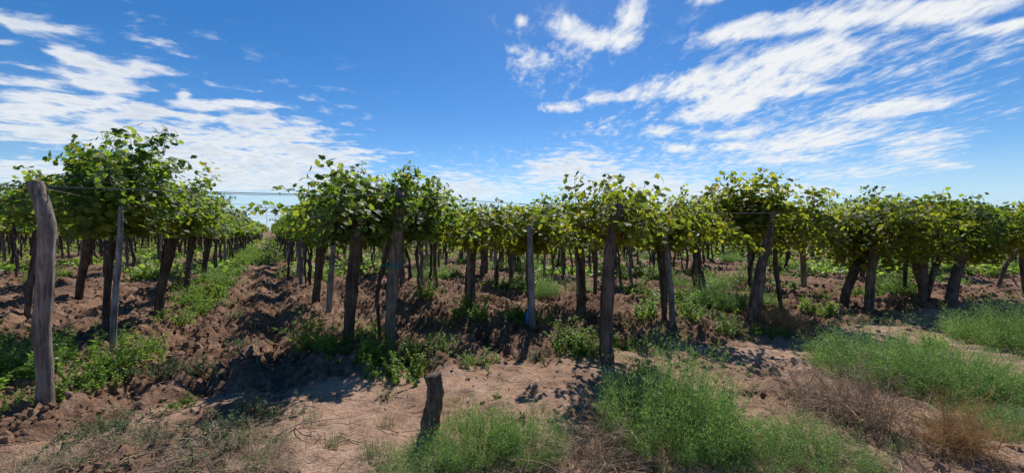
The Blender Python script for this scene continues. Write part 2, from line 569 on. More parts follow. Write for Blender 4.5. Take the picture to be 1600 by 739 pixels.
def plain(name, col, rough=0.5, metal=0.0):
    m, t = material(name)
    n = t.noise(None, 30, 3).outputs[0]
    pb = t.new('ShaderNodeBsdfPrincipled')
    t.put(pb.inputs['Base Color'], t.mix(n, tuple(0.6 * c for c in col), tuple(min(1, 1.3 * c) for c in col)))
    pb.inputs['Roughness'].default_value = rough
    pb.inputs['Metallic'].default_value = metal
    o = t.new('ShaderNodeOutputMaterial')
    t.l.new(pb.outputs[0], o.inputs[0])
    return m


M_WIRE = plain('galvanised_wire', (0.14, 0.14, 0.145), 0.5, 0.6)
M_TEAL = plain('teal_twine', (0.02, 0.30, 0.30), 0.6)
M_BLUE = plain('blue_plastic', (0.01, 0.16, 0.42), 0.35)

# soil
M_SOIL, t = material('soil')
geo = t.new('ShaderNodeNewGeometry')
pos = geo.outputs['Position']
att = t.new('ShaderNodeAttribute', attribute_name='tilled')
n1 = t.noise(pos, 0.9, 5, 0.6).outputs[0]
n2 = t.noise(pos, 9.0, 6, 0.65).outputs[0]
n3 = t.noise(pos, 48.0, 4, 0.6).outputs[0]
mixn = t.math('ADD', t.math('MULTIPLY', n1, 0.5), t.math('ADD', t.math('MULTIPLY', n2, 0.35), t.math('MULTIPLY', n3, 0.25)))
til = t.ramp(t.mapr(mixn, 0.36, 0.74), [(0, (0.080, 0.045, 0.029)), (0.45, (0.178, 0.104, 0.068)), (0.8, (0.275, 0.170, 0.116)), (1, (0.34, 0.235, 0.165))])
tan_ = t.ramp(t.mapr(mixn, 0.36, 0.74), [(0, (0.14, 0.082, 0.054)), (0.35, (0.27, 0.165, 0.110)), (0.7, (0.38, 0.245, 0.170)), (1, (0.48, 0.335, 0.24))])
fac = t.math('ADD', att.outputs['Fac'], t.math('MULTIPLY_ADD', n2, 0.9, -0.45), clamp=True)
col = t.mix(t.mapr(fac, 0.25, 0.75), tan_, til)
bm = t.new('ShaderNodeBump')
bm.inputs['Strength'].default_value = 1.0
bm.inputs['Distance'].default_value = 0.05
t.put(bm.inputs['Height'], t.math('ADD', t.math('MULTIPLY', n2, 0.7), t.math('MULTIPLY', n3, 0.3)))
pb = t.new('ShaderNodeBsdfPrincipled')
t.put(pb.inputs['Base Color'], col)
pb.inputs['Roughness'].default_value = 0.95
pb.inputs['Specular IOR Level'].default_value = 0.12
t.l.new(bm.outputs[0], pb.inputs['Normal'])
o_ = t.new('ShaderNodeOutputMaterial')
t.l.new(pb.outputs[0], o_.inputs[0])
M_CLOD = M_SOIL


# ------------------------------------------------------------------ the ground: one sheet, fine where it is close
def axis(lo, hi, step, far_lo, far_hi, grow=1.12):
    a = list(np.arange(lo, hi, step))
    s, x = step, a[-1]
    while x < far_hi:
        s = min(s * grow, 300)
        x += s
        a.append(x)
    s, x = step, lo
    b = []
    while x > far_lo:
        s = min(s * grow, 300)
        x -= s
        b.append(x)
    return np.array(b[::-1] + a)


gx = axis(-8.5, 9.5, 0.042, -3000, 3000, 1.06)
gy = axis(1.3, 11.0, 0.042, -60, 4000, 1.035)
GX, GY = np.meshgrid(gx, gy)
GZ = ground(GX, GY)
nx, ny = len(gx), len(gy)
ii = (np.arange(ny - 1)[:, None] * nx + np.arange(nx - 1)[None, :])
Q = np.stack([ii, ii + 1, ii + nx + 1, ii + nx], -1).reshape(-1, 4)
gme = mesh('ground', np.stack([GX.ravel(), GY.ravel(), GZ.ravel()], 1), [Q], [M_SOIL], True)
a_ = gme.attributes.new('tilled', 'FLOAT', 'POINT')
a_.data.foreach_set('value', tilled(GX, GY).ravel().astype(np.float32))
link('ground', gme, None, 'structure')

rng = np.random.default_rng(11)

# clods of turned soil lying on it
ico_v = []
f_ = (1 + 5 ** 0.5) / 2
for a, b in ((1, f_), (1, -f_), (-1, f_), (-1, -f_)):
    ico_v += [(0, a, b), (a, b, 0), (b, 0, a)]
ico_v = unit(np.array(ico_v, float))
ico_f = []
dd = np.linalg.norm(ico_v[:, None] - ico_v[None], axis=-1)
for i in range(12):
    for j in range(i + 1, 12):
        for k in range(j + 1, 12):
            if dd[i, j] < 1.1 and dd[j, k] < 1.1 and dd[i, k] < 1.1:
                a, b, c = ico_v[i], ico_v[j], ico_v[k]
                ico_f.append((i, j, k) if np.dot(np.cross(b - a, c - a), a + b + c) > 0 else (i, k, j))
ico_f = np.array(ico_f)
N = 60000
yy = 2.4 + 17 * rng.random(N) ** 1.5
xx = (rng.random(N) * 2 - 1) * (1.36 * yy + 0.6)
den = tilled(xx, yy) * (0.35 + 1.3 * (fbm(xx * 0.9, yy * 0.9, 3, 40) + 0.25)) + 0.004
ok = rng.random(N) < den
xx, yy = xx[ok], yy[ok]
n = len(xx)
sz = 0.010 + 0.036 * rng.random(n) ** 3.0
jit = 1 + 0.42 * (rng.random((n, 12)) - 0.5) * 2
rot = rng.standard_normal((n, 4))
rot /= np.linalg.norm(rot, axis=1)[:, None]
qw, qx, qy, qz = rot.T
RM = np.stack([np.stack([1 - 2 * (qy * qy + qz * qz), 2 * (qx * qy - qz * qw), 2 * (qx * qz + qy * qw)], -1),
               np.stack([2 * (qx * qy + qz * qw), 1 - 2 * (qx * qx + qz * qz), 2 * (qy * qz - qx * qw)], -1),
               np.stack([2 * (qx * qz - qy * qw), 2 * (qy * qz + qx * qw), 1 - 2 * (qx * qx + qy * qy)], -1)], 1)
cv = ico_v[None] * jit[:, :, None] * np.array([1.25, 0.9, 0.75])
cv = np.einsum('nij,nkj->nki', RM, cv) * sz[:, None, None]
cv += np.stack([xx, yy, ground(xx, yy) + 0.1 * sz], 1)[:, None, :]
cf = (ico_f[None] + (np.arange(n) * 12)[:, None, None]).reshape(-1, 3)
cme = mesh('soil_clods', cv.reshape(-1, 3), [cf], [M_CLOD], False)
a_ = cme.attributes.new('tilled', 'FLOAT', 'POINT')
a_.data.foreach_set('value', np.repeat(np.clip(tilled(xx, yy), 0, 1), 12).astype(np.float32))
tag(link('soil_clods', cme), 'brown crumbly clods of turned soil scattered over the tilled ground', 'soil', None, 'stuff')


# ------------------------------------------------------------------ vine builders (local x across the row, y along it, z up)
def crown(seed, n_cane=62, tall=0.25, skirt=1.35, wid=0.75, leng=1.25, leaf=(0.055, 0.098), top=2.1, tallness=1.0, low=False, fill=480, mat=None, drop=0.45):
    r = np.random.default_rng(seed)
    wood = Parts()
    base_z = 1.60
    arms = []
    for s in (-1, 1):
        for q in range(2):
            e = np.array([r.uniform(-0.35, 0.35) * wid / 0.75 * (2.0 if q else 0.6), s * leng * r.uniform(0.55, 0.8), base_z + r.uniform(0.1, 0.35)])
            m = np.array([e[0] * 0.5, e[1] * 0.4, base_z + r.uniform(0.05, 0.2)])
            pts = resample([(0, 0, base_z - 0.15), m, e], 7)
            arms.append(pts)
            wood.tube(pts, np.linspace(0.035, 0.014, 7), 5, 0.12, seed + q)
    P_, N_, T_ = [], [], []
    for c in range(n_cane):
        a = arms[r.integers(len(arms))]
        k = r.uniform(0, 6)
        p = a[int(k)] + (a[min(int(k) + 1, 6)] - a[int(k)]) * (k % 1)
        ph = r.uniform(0, 2 * np.pi)
        if r.random() < tall:
            el, L, dr = r.uniform(0.9, 1.45), r.uniform(0.35, 0.85) * tallness, r.uniform(0.02, 0.12)
            thick = 2
        else:
            thick = 1
            el, L, dr = r.uniform(-0.2, 0.75), r.uniform(0.4, 1.0), r.uniform(0.08, 0.26) * (0.6 + drop)
        d = np.array([math.cos(ph) * math.cos(el) * wid / 0.9, math.sin(ph) * math.cos(el), math.sin(el)])
        st = 0.036 if not low else 0.10
        dr *= st / 0.055
        bend = r.normal(0, 0.05, 3) * st / 0.055
        pts = [p.copy()]
        side = 1
        for i in range(int(L / st)):
            d = d + np.array([bend[0], bend[1], -dr + bend[2]])
            d /= np.linalg.norm(d)
            p = p + d * st
            if p[2] < skirt or abs(p[0]) > wid * 1.5:
                break
            if p[2] > top + 1.0:
                break
            pts.append(p.copy())
            side = -side
            lat = unit(np.cross(d, np.array([0, 0, 1.0])) + 1e-3) * side
            for rep_ in range(thick if not low else 1):
                if rep_:
                    lat = unit(np.cross(d, r.normal(0, 1, 3)))
                lp = p + lat * r.uniform(0.03, 0.11) + r.normal(0, 0.025, 3)
                P_.append(lp)
                outw = np.array([lp[0], lp[1] * 0.5, 0.0])
                N_.append(np.array([0, 0, 0.75]) + 0.55 * unit(outw) + 0.5 * r.normal(0, 1, 3))
                T_.append(lat * 0.7 + d * 0.3 + np.array([0, 0, -0.55]) + 0.4 * r.normal(0, 1, 3))
        if len(pts) > 3 and not low:
            pts = np.array(pts)
            wood.tube(pts, np.linspace(0.006, 0.003, len(pts)), 3, 0, cap=False)
    for c in range(fill):
        q = r.normal(0, 1, 3)
        q = q / np.linalg.norm(q) * r.random() ** 0.4
        lp = np.array([q[0] * wid * 0.95, q[1] * leng, 1.82 + q[2] * (0.36 * (0.6 + 0.4 * tallness) if q[2] > 0 else 1.84 - skirt)])
        P_.append(lp)
        N_.append(np.array([0, 0, 0.7]) + 0.6 * unit(np.array([q[0], q[1], 0.2])) + 0.5 * r.normal(0, 1, 3))
        T_.append(unit(np.array([q[0], q[1], 0])) * 0.5 + np.array([0, 0, -0.6]) + 0.4 * r.normal(0, 1, 3))
    P_, N_, T_ = np.array(P_), np.array(N_), np.array(T_)
    s = r.uniform(leaf[0], leaf[1], len(P_))
    if low:
        V, F = scatter(LOW_V, LOW_F, P_, N_, T_, s)
    else:
        V, F = scatter(LEAF_V, LEAF_F, P_, N_, T_, s)
    return mesh('foliage', V, [F], [mat or M_LEAF], True), wood.build('cordon', [M_BARK, M_CANE])


def stem_tube(parts, pts, r0, r1, seed, sides=9, n=14):
    p = resample(pts, n)
    g = np.random.default_rng(seed)
    p[1:-1, :2] += g.normal(0, 0.016, (n - 2, 2))
    rad = np.linspace(r0, r1, n) * (1 + 0.17 * g.standard_normal(n))
    rad[0] *= 1.35
    rad[1] *= 1.12
    rad[-1] *= 1.15
    parts.tube(p, rad, sides, 0.07, seed, True, 0.10)
    if r0 > 0.03:
        parts.ribs(p, rad, seed)


def auto_trunk(seed):
    r = np.random.default_rng(seed)
    ps = Parts()
    k = 1 + int(r.integers(0, 3))
    for q in range(k):
        bx, by = r.normal(0, 0.10, 2) + (np.array([0.16, 0.1]) * (1 if q else -1) if k > 1 else 0)
        lean = r.normal(0, 0.16, 2)
        pts = [(bx, by, -0.12), (bx + lean[0] * 0.3 + r.normal(0, 0.05), by + lean[1] * 0.3, 0.55), (bx * 0.5 + lean[0] * 0.6 + r.normal(0, 0.05), by * 0.5 + lean[1] * 0.5, 1.15), (0, 0, 1.78)]
        r0 = r.uniform(0.038, 0.064) * (1 if k == 1 else 0.72)
        stem_tube(ps, pts, r0, r0 * 0.75, seed * 7 + q)
    return ps.build('trunk', M_BARK)


def auto_post(seed, mat):
    r = np.random.default_rng(seed)
    ps = Parts()
    lean = r.normal(0, 0.11, 2)
    H = r.uniform(1.85, 2.12)
    pts = [(0, 0, -0.15), (lean[0] * 0.35 + r.normal(0, 0.02), lean[1] * 0.35, 0.7), (lean[0] * 0.7 + r.normal(0, 0.02), lean[1] * 0.7, 1.4), (lean[0], lean[1], H)]
    r0 = r.uniform(0.045, 0.065)
    stem_tube(ps, pts, r0, r0 * 0.85, seed, 8, 12)
    return ps.build('post', mat)


G_CROWNS = [crown(100 + k, n_cane=80, tall=0.22 + 0.04 * (k % 3), skirt=1.3 + 0.1 * (k % 2), mat=M_LEAF) for k in range(5)]
Y_CROWNS = [crown(200 + k, n_cane=72, tall=0.22 + 0.06 * (k % 3), tallness=1.0 + 0.15 * (k % 3), skirt=1.25 + 0.1 * (k % 2), mat=M_LEAF_Y) for k in range(5)]
FAR_G = [crown(300 + k, n_cane=46, tall=0.2, skirt=1.35, leaf=(0.14, 0.22), low=True, fill=150, mat=M_LEAF) for k in range(3)]
FAR_Y = [crown(320 + k, n_cane=44, tall=0.18, skirt=1.35, leaf=(0.14, 0.22), low=True, fill=150, mat=M_LEAF_Y) for k in range(3)]
TRUNKS = [auto_trunk(400 + k) for k in range(10)]
POSTS = [auto_post(500 + k, (M_POST, M_POSTG, M_POSTD)[k % 3]) for k in range(9)]
LEAF_MESH = []
for k, (m, s) in enumerate(((M_LEAF, 3), (M_LEAF_Y, 4))):
    row = []
    for q in range(3):
        r = np.random.default_rng(s * 10 + q)
        lm, tn = None, None
        v = LEAF_V.copy()
        v[:, 2] += r.normal(0, 0.03, len(v))
        row.append(mesh('leaf', v, [LEAF_F], [m], True))
    LEAF_MESH.append(row)
# single leaves have one island each: their hue comes from the object
M_LEAF1 = leaf_mat('vine_single_leaf', [(0.0, (0.040, 0.078, 0.018)), (0.6, (0.075, 0.115, 0.022)), (1.0, (0.14, 0.15, 0.03))],
                   [(0.0, (0.12, 0.24, 0.022)), (0.6, (0.26, 0.38, 0.03)), (1.0, (0.44, 0.42, 0.035))], 0.5, 0.46, island=False)
for row in LEAF_MESH:
    for lm in row:
        lm.materials.clear()
        lm.materials.append(M_LEAF1)


def add_shoot(root, start, direction, length, seed, droop=0.03, leaf=(0.065, 0.105), yellow=0):
    """one cane that stands clear of the crown, with every leaf its own object"""
    r = np.random.default_rng(seed)
    d = unit(np.array(direction, float))
    p = np.array(start, float)
    pts = [p.copy()]
    st = 0.042
    nodes = []
    for i in range(int(length / st)):
        d = unit(d + np.array([r.normal(0, 0.05), r.normal(0, 0.05), -droop * (0.3 + i * 0.07)]))
        p = p + d * st
        pts.append(p.copy())
        nodes.append((p.copy(), d.copy(), i))
    ps = Parts()
    ps.tube(np.array(pts), np.linspace(0.006, 0.0028, len(pts)), 4, 0, cap=False)
    sh = link('shoot', ps.build('shoot', M_CANE), root)
    for q, d, i in nodes:
        for rep in range(2 if r.random() < 0.75 else 1):
            lat = unit(np.cross(d, r.normal(0, 1, 3)))
            nrm = Vector((r.normal(0, 0.5), r.normal(0, 0.5) + 0.1, 0.8 + r.normal(0, 0.3))).normalized()
            tip = Vector(lat * 0.8 + np.array([0, 0, -0.5]))
            tip = (tip - nrm * tip.dot(nrm)).normalized()
            xx_ = tip.cross(nrm)
            lo = bpy.data.objects.new('leaf', LEAF_MESH[yellow][r.integers(3)])
            C.objects.link(lo)
            lo.parent = sh
            s = r.uniform(*leaf) * (1.0 - 0.45 * max(0, i / len(nodes) - 0.6) / 0.4)
            mt = Matrix((xx_, tip, nrm)).transposed().to_4x4()
            mt = Matrix.Translation(Vector(q + lat * 0.04)) @ mt @ Matrix.Scale(s, 4)
            lo.matrix_local = mt
    return sh


ORD = ['first', 'second', 'third', 'fourth', 'fifth', 'sixth', 'seventh', 'eighth', 'ninth', 'tenth', 'eleventh', 'twelfth', 'thirteenth', 'fourteenth', 'fifteenth', 'sixteenth', 'seventeenth', 'eighteenth', 'nineteenth', 'twentieth']


def row_name(r):
    if r > 0:
        return 'the %s row right of the track' % ORD[r - 1]
    return 'the %s row left of the track' % ORD[-r]


# ------------------------------------------------------------------ vines and posts seen one by one at the front of the field
taken = []                                        # (u, v) of what stands there already


def hand_path(pts, dy=0.0):
    """pixel outline (x, y, width), base first -> base point, local points, radii"""
    bx, by = gp(pts[0][0], pts[0][1])
    base = np.array([bx, by, gz(bx, by)])
    loc, rad = [], []
    n = len(pts)
    for k, (px, py, wd) in enumerate(pts):
        d = by + dy * k / (n - 1)
        x, z = up(px, py, d)
        loc.append((x - bx, d - by, z - base[2] if k else -0.15))
        rad.append(wd * d / FOC / 2 * FOC / math.hypot(FOC, px - 800))
    return base, np.array(loc), np.array(rad)


def hand_tube(pts, seed, mat, name, root, dy=0.0, sides=14, n=26, rough=0.035, flute=0.05):
    base, loc, rad = hand_path(pts, dy)
    p = resample(loc, n)
    rr = resample(np.stack([rad, rad, rad], 1), n)[:, 0]
    ps = Parts()
    g = np.random.default_rng(seed)
    rr = rr * (1 + 0.03 * g.standard_normal(n))
    rr[0] *= 1.12
    ps.tube(p, rr, sides, rough, seed, True, flute)
    if mat is M_BARK:
        ps.ribs(p, rr, seed, 8)
    elif mat is M_POSTD or mat is M_POST:
        ps.ribs(p, rr * 0.97, seed, 5, 0.15)
    return ps.build(name, mat)


def hand_post(pts, seed, mat, label, dy=0.0, name='wooden_post', cat='post', group=None, ties=()):
    bx, by = gp(pts[0][0], pts[0][1])
    root = empty(name, (bx, by, gz(bx, by)))
    tag(root, label, cat, group)
    me = hand_tube(pts, seed, mat, 'shaft', root, dy)
    link('shaft', me, root)
    return root


def hand_vine(stems, label, crown_mesh, seed, height=1.0, dy=0.0, rz=None, head=None, group='grapevines at the front of the field', scl=(1, 1, 1), shoots=(), yellow=0, off=(0, 0)):
    bx, by = gp(stems[0][0][0], stems[0][0][1])
    z = gz(bx, by)
    root = empty('grapevine', (bx, by, z))
    tag(root, label, 'grapevine', group)
    for k, st in enumerate(stems):
        me = hand_tube(st, seed + k, M_BARK, 'trunk', root, dy, 10, 20, 0.07, 0.10)
        o = link('trunk', me, root)
        if k:
            b2 = gp(st[0][0], st[0][1])
            o.location = (b2[0] - bx, b2[1] - by, 0)
    _, loc, _ = hand_path(stems[0], dy)
    tip = loc[-1]
    rz = ANG if rz is None else rz
    drop = 0.0 if seed < 30 else (0.05 if seed < 37 else (0.10 if seed < 47 else 0.07))      # crowns hang lower towards the right
    fo = link('foliage', crown_mesh[0], root, 'stuff')
    co = link('cordon', crown_mesh[1], root)
    for o in (fo, co):
        o.location = (tip[0] + off[0], tip[1] + off[1], (height - drop - 1.0) * 1.7)
        o.rotation_euler = (0, 0, rz)
        o.scale = scl
    for k, (dx, dz, dirx, diry, dirz, L, dr) in enumerate(shoots):
        add_shoot(root, (tip[0] + dx + off[0], tip[1] + 0.1 + off[1], dz - 0.2 - drop), (dirx, diry, dirz), L * (1.0 if seed in (20, 30) else 0.72), seed * 31 + k, dr, yellow=yellow)
    u, v = xy2uv(bx, by)
    taken.append((u, v))
    return root


# end posts along the front edge
hand_post([(66, 643, 36), (66, 600, 31), (65, 555, 31), (62, 510, 33), (68, 460, 31), (71, 400, 30), (74, 355, 31), (67, 320, 30), (58, 295, 30), (56, 284, 31)], 1, M_POST,
          'thick bent grey end post, crooked in two places, at the left edge of the field')
# stump
hand_post([(669, 676, 34), (672, 655, 28), (677, 635, 27), (679, 612, 26), (677, 595, 26), (675, 587, 28)], 2, M_POSTD,
          'short dark sawn-off stump of a post standing alone in bare ground', name='post_stump', cat='stump')
hand_post([(609, 548, 19), (610, 500, 17), (613, 450, 19), (617, 400, 20), (622, 350, 18), (627, 296, 15)], 3, M_POST,
          'rough brown end post with teal twine round its middle')
hand_post([(949, 572, 22), (950, 540, 20), (950, 500, 17), (952, 443, 18), (952, 400, 18), (956, 365, 16), (967, 320, 17)], 4, M_POSTD,
          'dark gnarled end post bowing right at its top, behind the largest feathery bush', 0.1)
hand_post([(1174, 504, 18), (1185, 455, 20), (1191, 414, 16), (1202, 378, 13), (1207, 328, 11)], 5, M_POSTD,
          'dark end post leaning right beside a brown heap of dry stalks', 0.15)
hand_post([(1359, 487, 17), (1360, 455, 16), (1363, 414, 15), (1369, 365, 15), (1372, 330, 13)], 6, M_POSTD,
          'upright dark post beside the slanting trunk near the shaded right end')
hand_post([(1485, 474, 22), (1490, 450, 20), (1500, 414, 19), (1508, 375, 19), (1515, 335, 18)], 7, M_POSTD,
          'thick dark post leaning right under the last big crown before the right edge', 0.2)
hand_post([(1560, 453, 8), (1572, 416, 9), (1590, 392, 9), (1612, 372, 9)], 8, M_POSTD, 'strongly slanting brace post at the far right edge')
# grey stakes behind
hand_post([(172, 548, 12), (176, 500, 12), (181, 440, 12), (186, 390, 11), (190, 322, 10)], 9, M_POSTG,
          'straight grey stake just right of the bent end post, nearest of the left row')
hand_post([(512, 490, 10), (516, 440, 10), (520, 395, 9), (525, 345, 8)], 10, M_POSTG, 'pale grey stake leaning right beside the furrowed track')
hand_post([(833, 514, 10), (831, 470, 10), (829, 410, 10), (827, 352, 8)], 11, M_POSTG, 'pale grey stake with a blue plastic bag at its foot')
hand_post([(1053, 502, 10), (1049, 460, 10), (1044, 410, 9), (1040, 360, 8)], 12, M_POSTG, 'grey stake leaning left beside a dark trunk, right of the dark gnarled end post')
hand_post([(1257, 450, 9), (1256, 420, 9), (1254, 385, 9), (1253, 350, 8)], 13, M_POST, 'upright post in the open weedy part left of the shaded right end')
hand_post([(735, 482, 8), (734, 440, 8), (733, 400, 8), (732, 345, 7)], 14, M_POSTG, 'greenish grey stake among thin trunks above a dark leafy weed clump')
hand_post([(905, 470, 8), (904, 430, 8), (901, 390, 8), (899, 350, 7)], 15, M_POSTG, 'grey stake close beside twin dark trunks left of the gnarled end post')
# the teal twine on the end post
bx, by = gp(609, 548)
ps = Parts()
px_, pz_ = up(614.5, 416, by)
th = np.linspace(0, 2 * np.pi, 25)
for k in range(3):
    rr = 0.098 + 0.006 * k
    ps.tube(np.stack([px_ + rr * np.cos(th), by + rr * np.sin(th), pz_ + 0.018 * k + 0.02 * np.sin(th * 2 + k)], 1), 0.006, 5, cap=False)
ps.tube(resample([(px_ - 0.09, by - 0.05, pz_), (px_ - 0.14, by - 0.06, pz_ + 0.02), (px_ - 0.19, by - 0.05, pz_ - 0.03)], 8), 0.006, 5)
tag(link('twine_tie', ps.build('twine_tie', M_TEAL)), 'teal twine wound round the rough brown end post', 'twine')

# blue plastic bag at the foot of the grey stake
bx, by = gp(825.0, 510)
z0 = gz(bx, by)
prof = [(0.0, 0.0), (0.045, 0.005), (0.062, 0.05), (0.068, 0.11), (0.064, 0.17), (0.052, 0.21), (0.028, 0.235), (0.018, 0.26), (0.03, 0.29), (0.012, 0.30), (0.0, 0.30)]
g = np.random.default_rng(5)
V, Qs = [], []
S = 18
for i, (rr, zz) in enumerate(prof):
    for j in range(S):
        a = 2 * np.pi * j / S
        k = rr * (1 + 0.13 * math.sin(a * 5 + i * 0.8) + 0.05 * g.standard_normal())
        V.append((math.cos(a) * k * 0.85 + 0.02 * math.sin(zz * 9), math.sin(a) * k * 0.8, zz))
for i in range(len(prof) - 1):
    for j in range(S):
        Qs.append((i * S + j, i * S + (j + 1) % S, (i + 1) * S + (j + 1) % S, (i + 1) * S + j))
bag = link('plastic_bag', mesh('plastic_bag', V, [np.array(Qs)], [M_BLUE], True))
bag.location = (bx, by - 0.10, z0 + 0.02)
tag(bag, 'crumpled blue plastic bag tied up at the foot of a grey stake', 'bag')

# crowns made for the vines at the front
CR_K = crown(901, n_cane=180, tall=0.5, tallness=1.6, skirt=1.35, wid=0.9, leng=1.15, mat=M_LEAF, fill=850)
CR_L = crown(902, n_cane=120, tall=0.36, tallness=1.2, skirt=1.35, wid=0.8, leng=1.2, mat=M_LEAF, fill=700)
CR_R = crown(903, n_cane=125, tall=0.4, tallness=1.2, skirt=1.4, wid=0.85, leng=1.15, mat=M_LEAF, fill=600)
CR_C = crown(904, n_cane=105, tall=0.45, tallness=1.2, skirt=1.5, wid=0.85, leng=0.9, mat=M_LEAF, fill=420)
CR_T = crown(905, n_cane=105, tall=0.30, skirt=1.4, wid=0.8, leng=1.15, mat=M_LEAF_Y, fill=550)
CR_D = crown(906, n_cane=66, tall=0.34, skirt=1.55, wid=0.75, leng=0.9, mat=M_LEAF_Y, fill=350)
CR_E = crown(907, n_cane=75, tall=0.45, tallness=1.3, skirt=1.4, wid=0.55, leng=0.6, mat=M_LEAF_Y, fill=260)
CR_F = crown(908, n_cane=170, tall=0.25, skirt=0.95, wid=1.05, leng=1.45, mat=M_LEAF_Y, fill=2200, drop=0.8)
CR_G = crown(909, n_cane=170, tall=0.22, skirt=0.9, wid=1.1, leng=1.5, mat=M_LEAF, fill=2400, drop=0.8)

# left row
hand_vine([[(162, 520, 12), (165, 470, 11), (170, 420, 12), (178, 370, 13), (186, 330, 12)]], 'tall green grapevine overtopping all others, above the grey stake beside the bent post', CR_K, 20, 1.05,
          shoots=[(-0.1, 2.25, -0.35, 0.1, 1.0, 1.15, 0.04), (-0.6, 2.1, -0.5, 0.1, 0.9, 0.95, 0.07), (0.25, 2.2, 0.15, 0.1, 1.0, 0.95, 0.05), (-0.3, 2.1, -0.9, 0, 0.7, 0.9, 0.08)])
hand_vine([[(243, 492, 17), (250, 455, 15), (258, 420, 16), (266, 380, 19), (274, 345, 20)]], 'green grapevine with a thick right-leaning trunk, third trunk along the left row', CR_L, 22, 1.10,
          shoots=[(0.1, 2.2, 0.1, 0, 1, 0.7, 0.06), (-0.4, 2.2, -0.3, 0, 1, 0.7, 0.06)])
hand_vine([[(291, 457, 11), (293, 425, 10), (298, 385, 11), (304, 350, 12)]], 'grapevine with upright slim trunk just behind the thick right-leaning one in the left row', G_CROWNS[0], 24, 1.06,
          shoots=[(0.1, 2.1, 0.1, 0, 1, 0.7, 0.06)])
hand_vine([[(315, 438, 9), (320, 410, 8), (326, 380, 9), (332, 355, 9)]], 'grapevine leaning right behind the slim trunk, where the green strip narrows', G_CROWNS[1], 25, 1.05)
hand_vine([[(118, 464, 10), (124, 440, 12), (132, 410, 15), (138, 385, 16), (141, 360, 15)], [(124, 466, 7), (128, 446, 7), (132, 425, 8), (135, 405, 9)]],
          'grapevine on a forked dark trunk between the bent post and the grey stake', G_CROWNS[2], 26, 1.08)
hand_vine([[(39, 490, 13), (43, 465, 14), (49, 430, 14), (56, 395, 14), (64, 360, 14)]], 'grapevine whose dark leaning trunk shows just left of the bent post', G_CROWNS[3], 28, 1.22,
          shoots=[(-0.5, 2.4, -0.4, 0, 0.8, 0.6, 0.08)])
# right of the track
hand_vine([[(542, 542, 15), (545, 500, 16), (549, 450, 18), (554, 400, 17), (559, 350, 15)]], 'full green grapevine on the nearest thick dark trunk right of the track', CR_R, 30, 1.05, off=(-0.35, 0.45),
          shoots=[(-0.75, 2.15, -1.0, 0.1, 0.22, 1.05, 0.03), (-0.35, 2.2, -0.6, 0, 0.6, 0.8, 0.06), (0.15, 2.25, 0.15, 0, 1, 0.65, 0.04), (-0.1, 2.2, -0.2, 0, 1, 0.65, 0.04)])
hand_vine([[(593, 532, 6), (591, 500, 6), (588, 470, 6), (592, 440, 6), (600, 410, 7), (612, 360, 7)]], 'grapevine on a thin reddish stem against the end post with teal twine', CR_C, 33, 1.10, rz=ANG + 0.4, off=(0.18, 0.30),
          shoots=[(0.5, 2.1, 0.7, 0.1, 0.7, 0.75, 0.07), (0.2, 2.2, 0.2, 0, 1, 0.6, 0.05), (-0.2, 2.2, -0.1, 0, 1, 0.65, 0.05), (0.65, 1.95, 1.0, 0, 0.15, 0.5, 0.1)])
hand_vine([[(492, 474, 13), (496, 440, 13), (500, 405, 14), (503, 370, 14)]], 'grapevine on a dark slanting trunk behind the pale grey stake beside the track', G_CROWNS[4], 35, 1.06)
# second row right
hand_vine([[(829, 492, 6), (827, 460, 6), (825, 430, 7), (826, 390, 7)]], 'yellow-green grapevine above the grey stake with the blue bag', CR_T, 37, 1.0, yellow=1,
          shoots=[(-0.35, 2.15, -0.6, 0, 0.8, 0.75, 0.08), (0.25, 2.2, 0.5, 0, 0.9, 0.65, 0.09), (-0.1, 2.15, 0, 0, 1, 0.5, 0.04)])
hand_vine([[(740, 482, 9), (738, 440, 9), (739, 400, 9), (742, 365, 9)], [(728, 478, 6), (730, 440, 6), (733, 400, 7)]], 'grapevine on paired thin trunks rising from a dark leafy weed clump', Y_CROWNS[0], 39, 1.03)
# front centre
hand_vine([[(940, 558, 7), (941, 500, 7), (946, 430, 8), (958, 350, 8)]], 'sparse yellow-green grapevine at the top of the dark gnarled end post', CR_D, 41, 1.04, rz=ANG - 0.5, yellow=1, off=(0.12, 0.32),
          shoots=[(-0.25, 2.0, -0.2, 0, 1, 0.45, 0.04), (0.12, 1.95, 0.3, 0, 1, 0.6, 0.08), (0.4, 1.95, 0.9, 0, 0.4, 0.45, 0.1), (-0.9, 2.0, -0.5, 0, 0.9, 0.5, 0.08)])
hand_vine([[(1039, 500, 8), (1038, 460, 11), (1036, 415, 14), (1032, 375, 16)]], 'yellowing grapevine on the dark trunk touching the left-leaning grey stake', Y_CROWNS[1], 43, 1.0, yellow=1,
          shoots=[(0.2, 2.1, 0.4, 0, 1, 0.5, 0.06)])
hand_vine([[(911, 472, 11), (910, 430, 10), (908, 390, 10), (905, 350, 10)], [(930, 462, 7), (931, 420, 7), (927, 385, 8)]], 'yellow-green grapevine on twin dark trunks left of the gnarled end post', Y_CROWNS[2], 45, 1.06, yellow=1,
          shoots=[(0.1, 2.15, 0.1, 0, 1, 0.65, 0.05), (-0.5, 2.15, -0.3, 0, 1, 0.5, 0.06)])
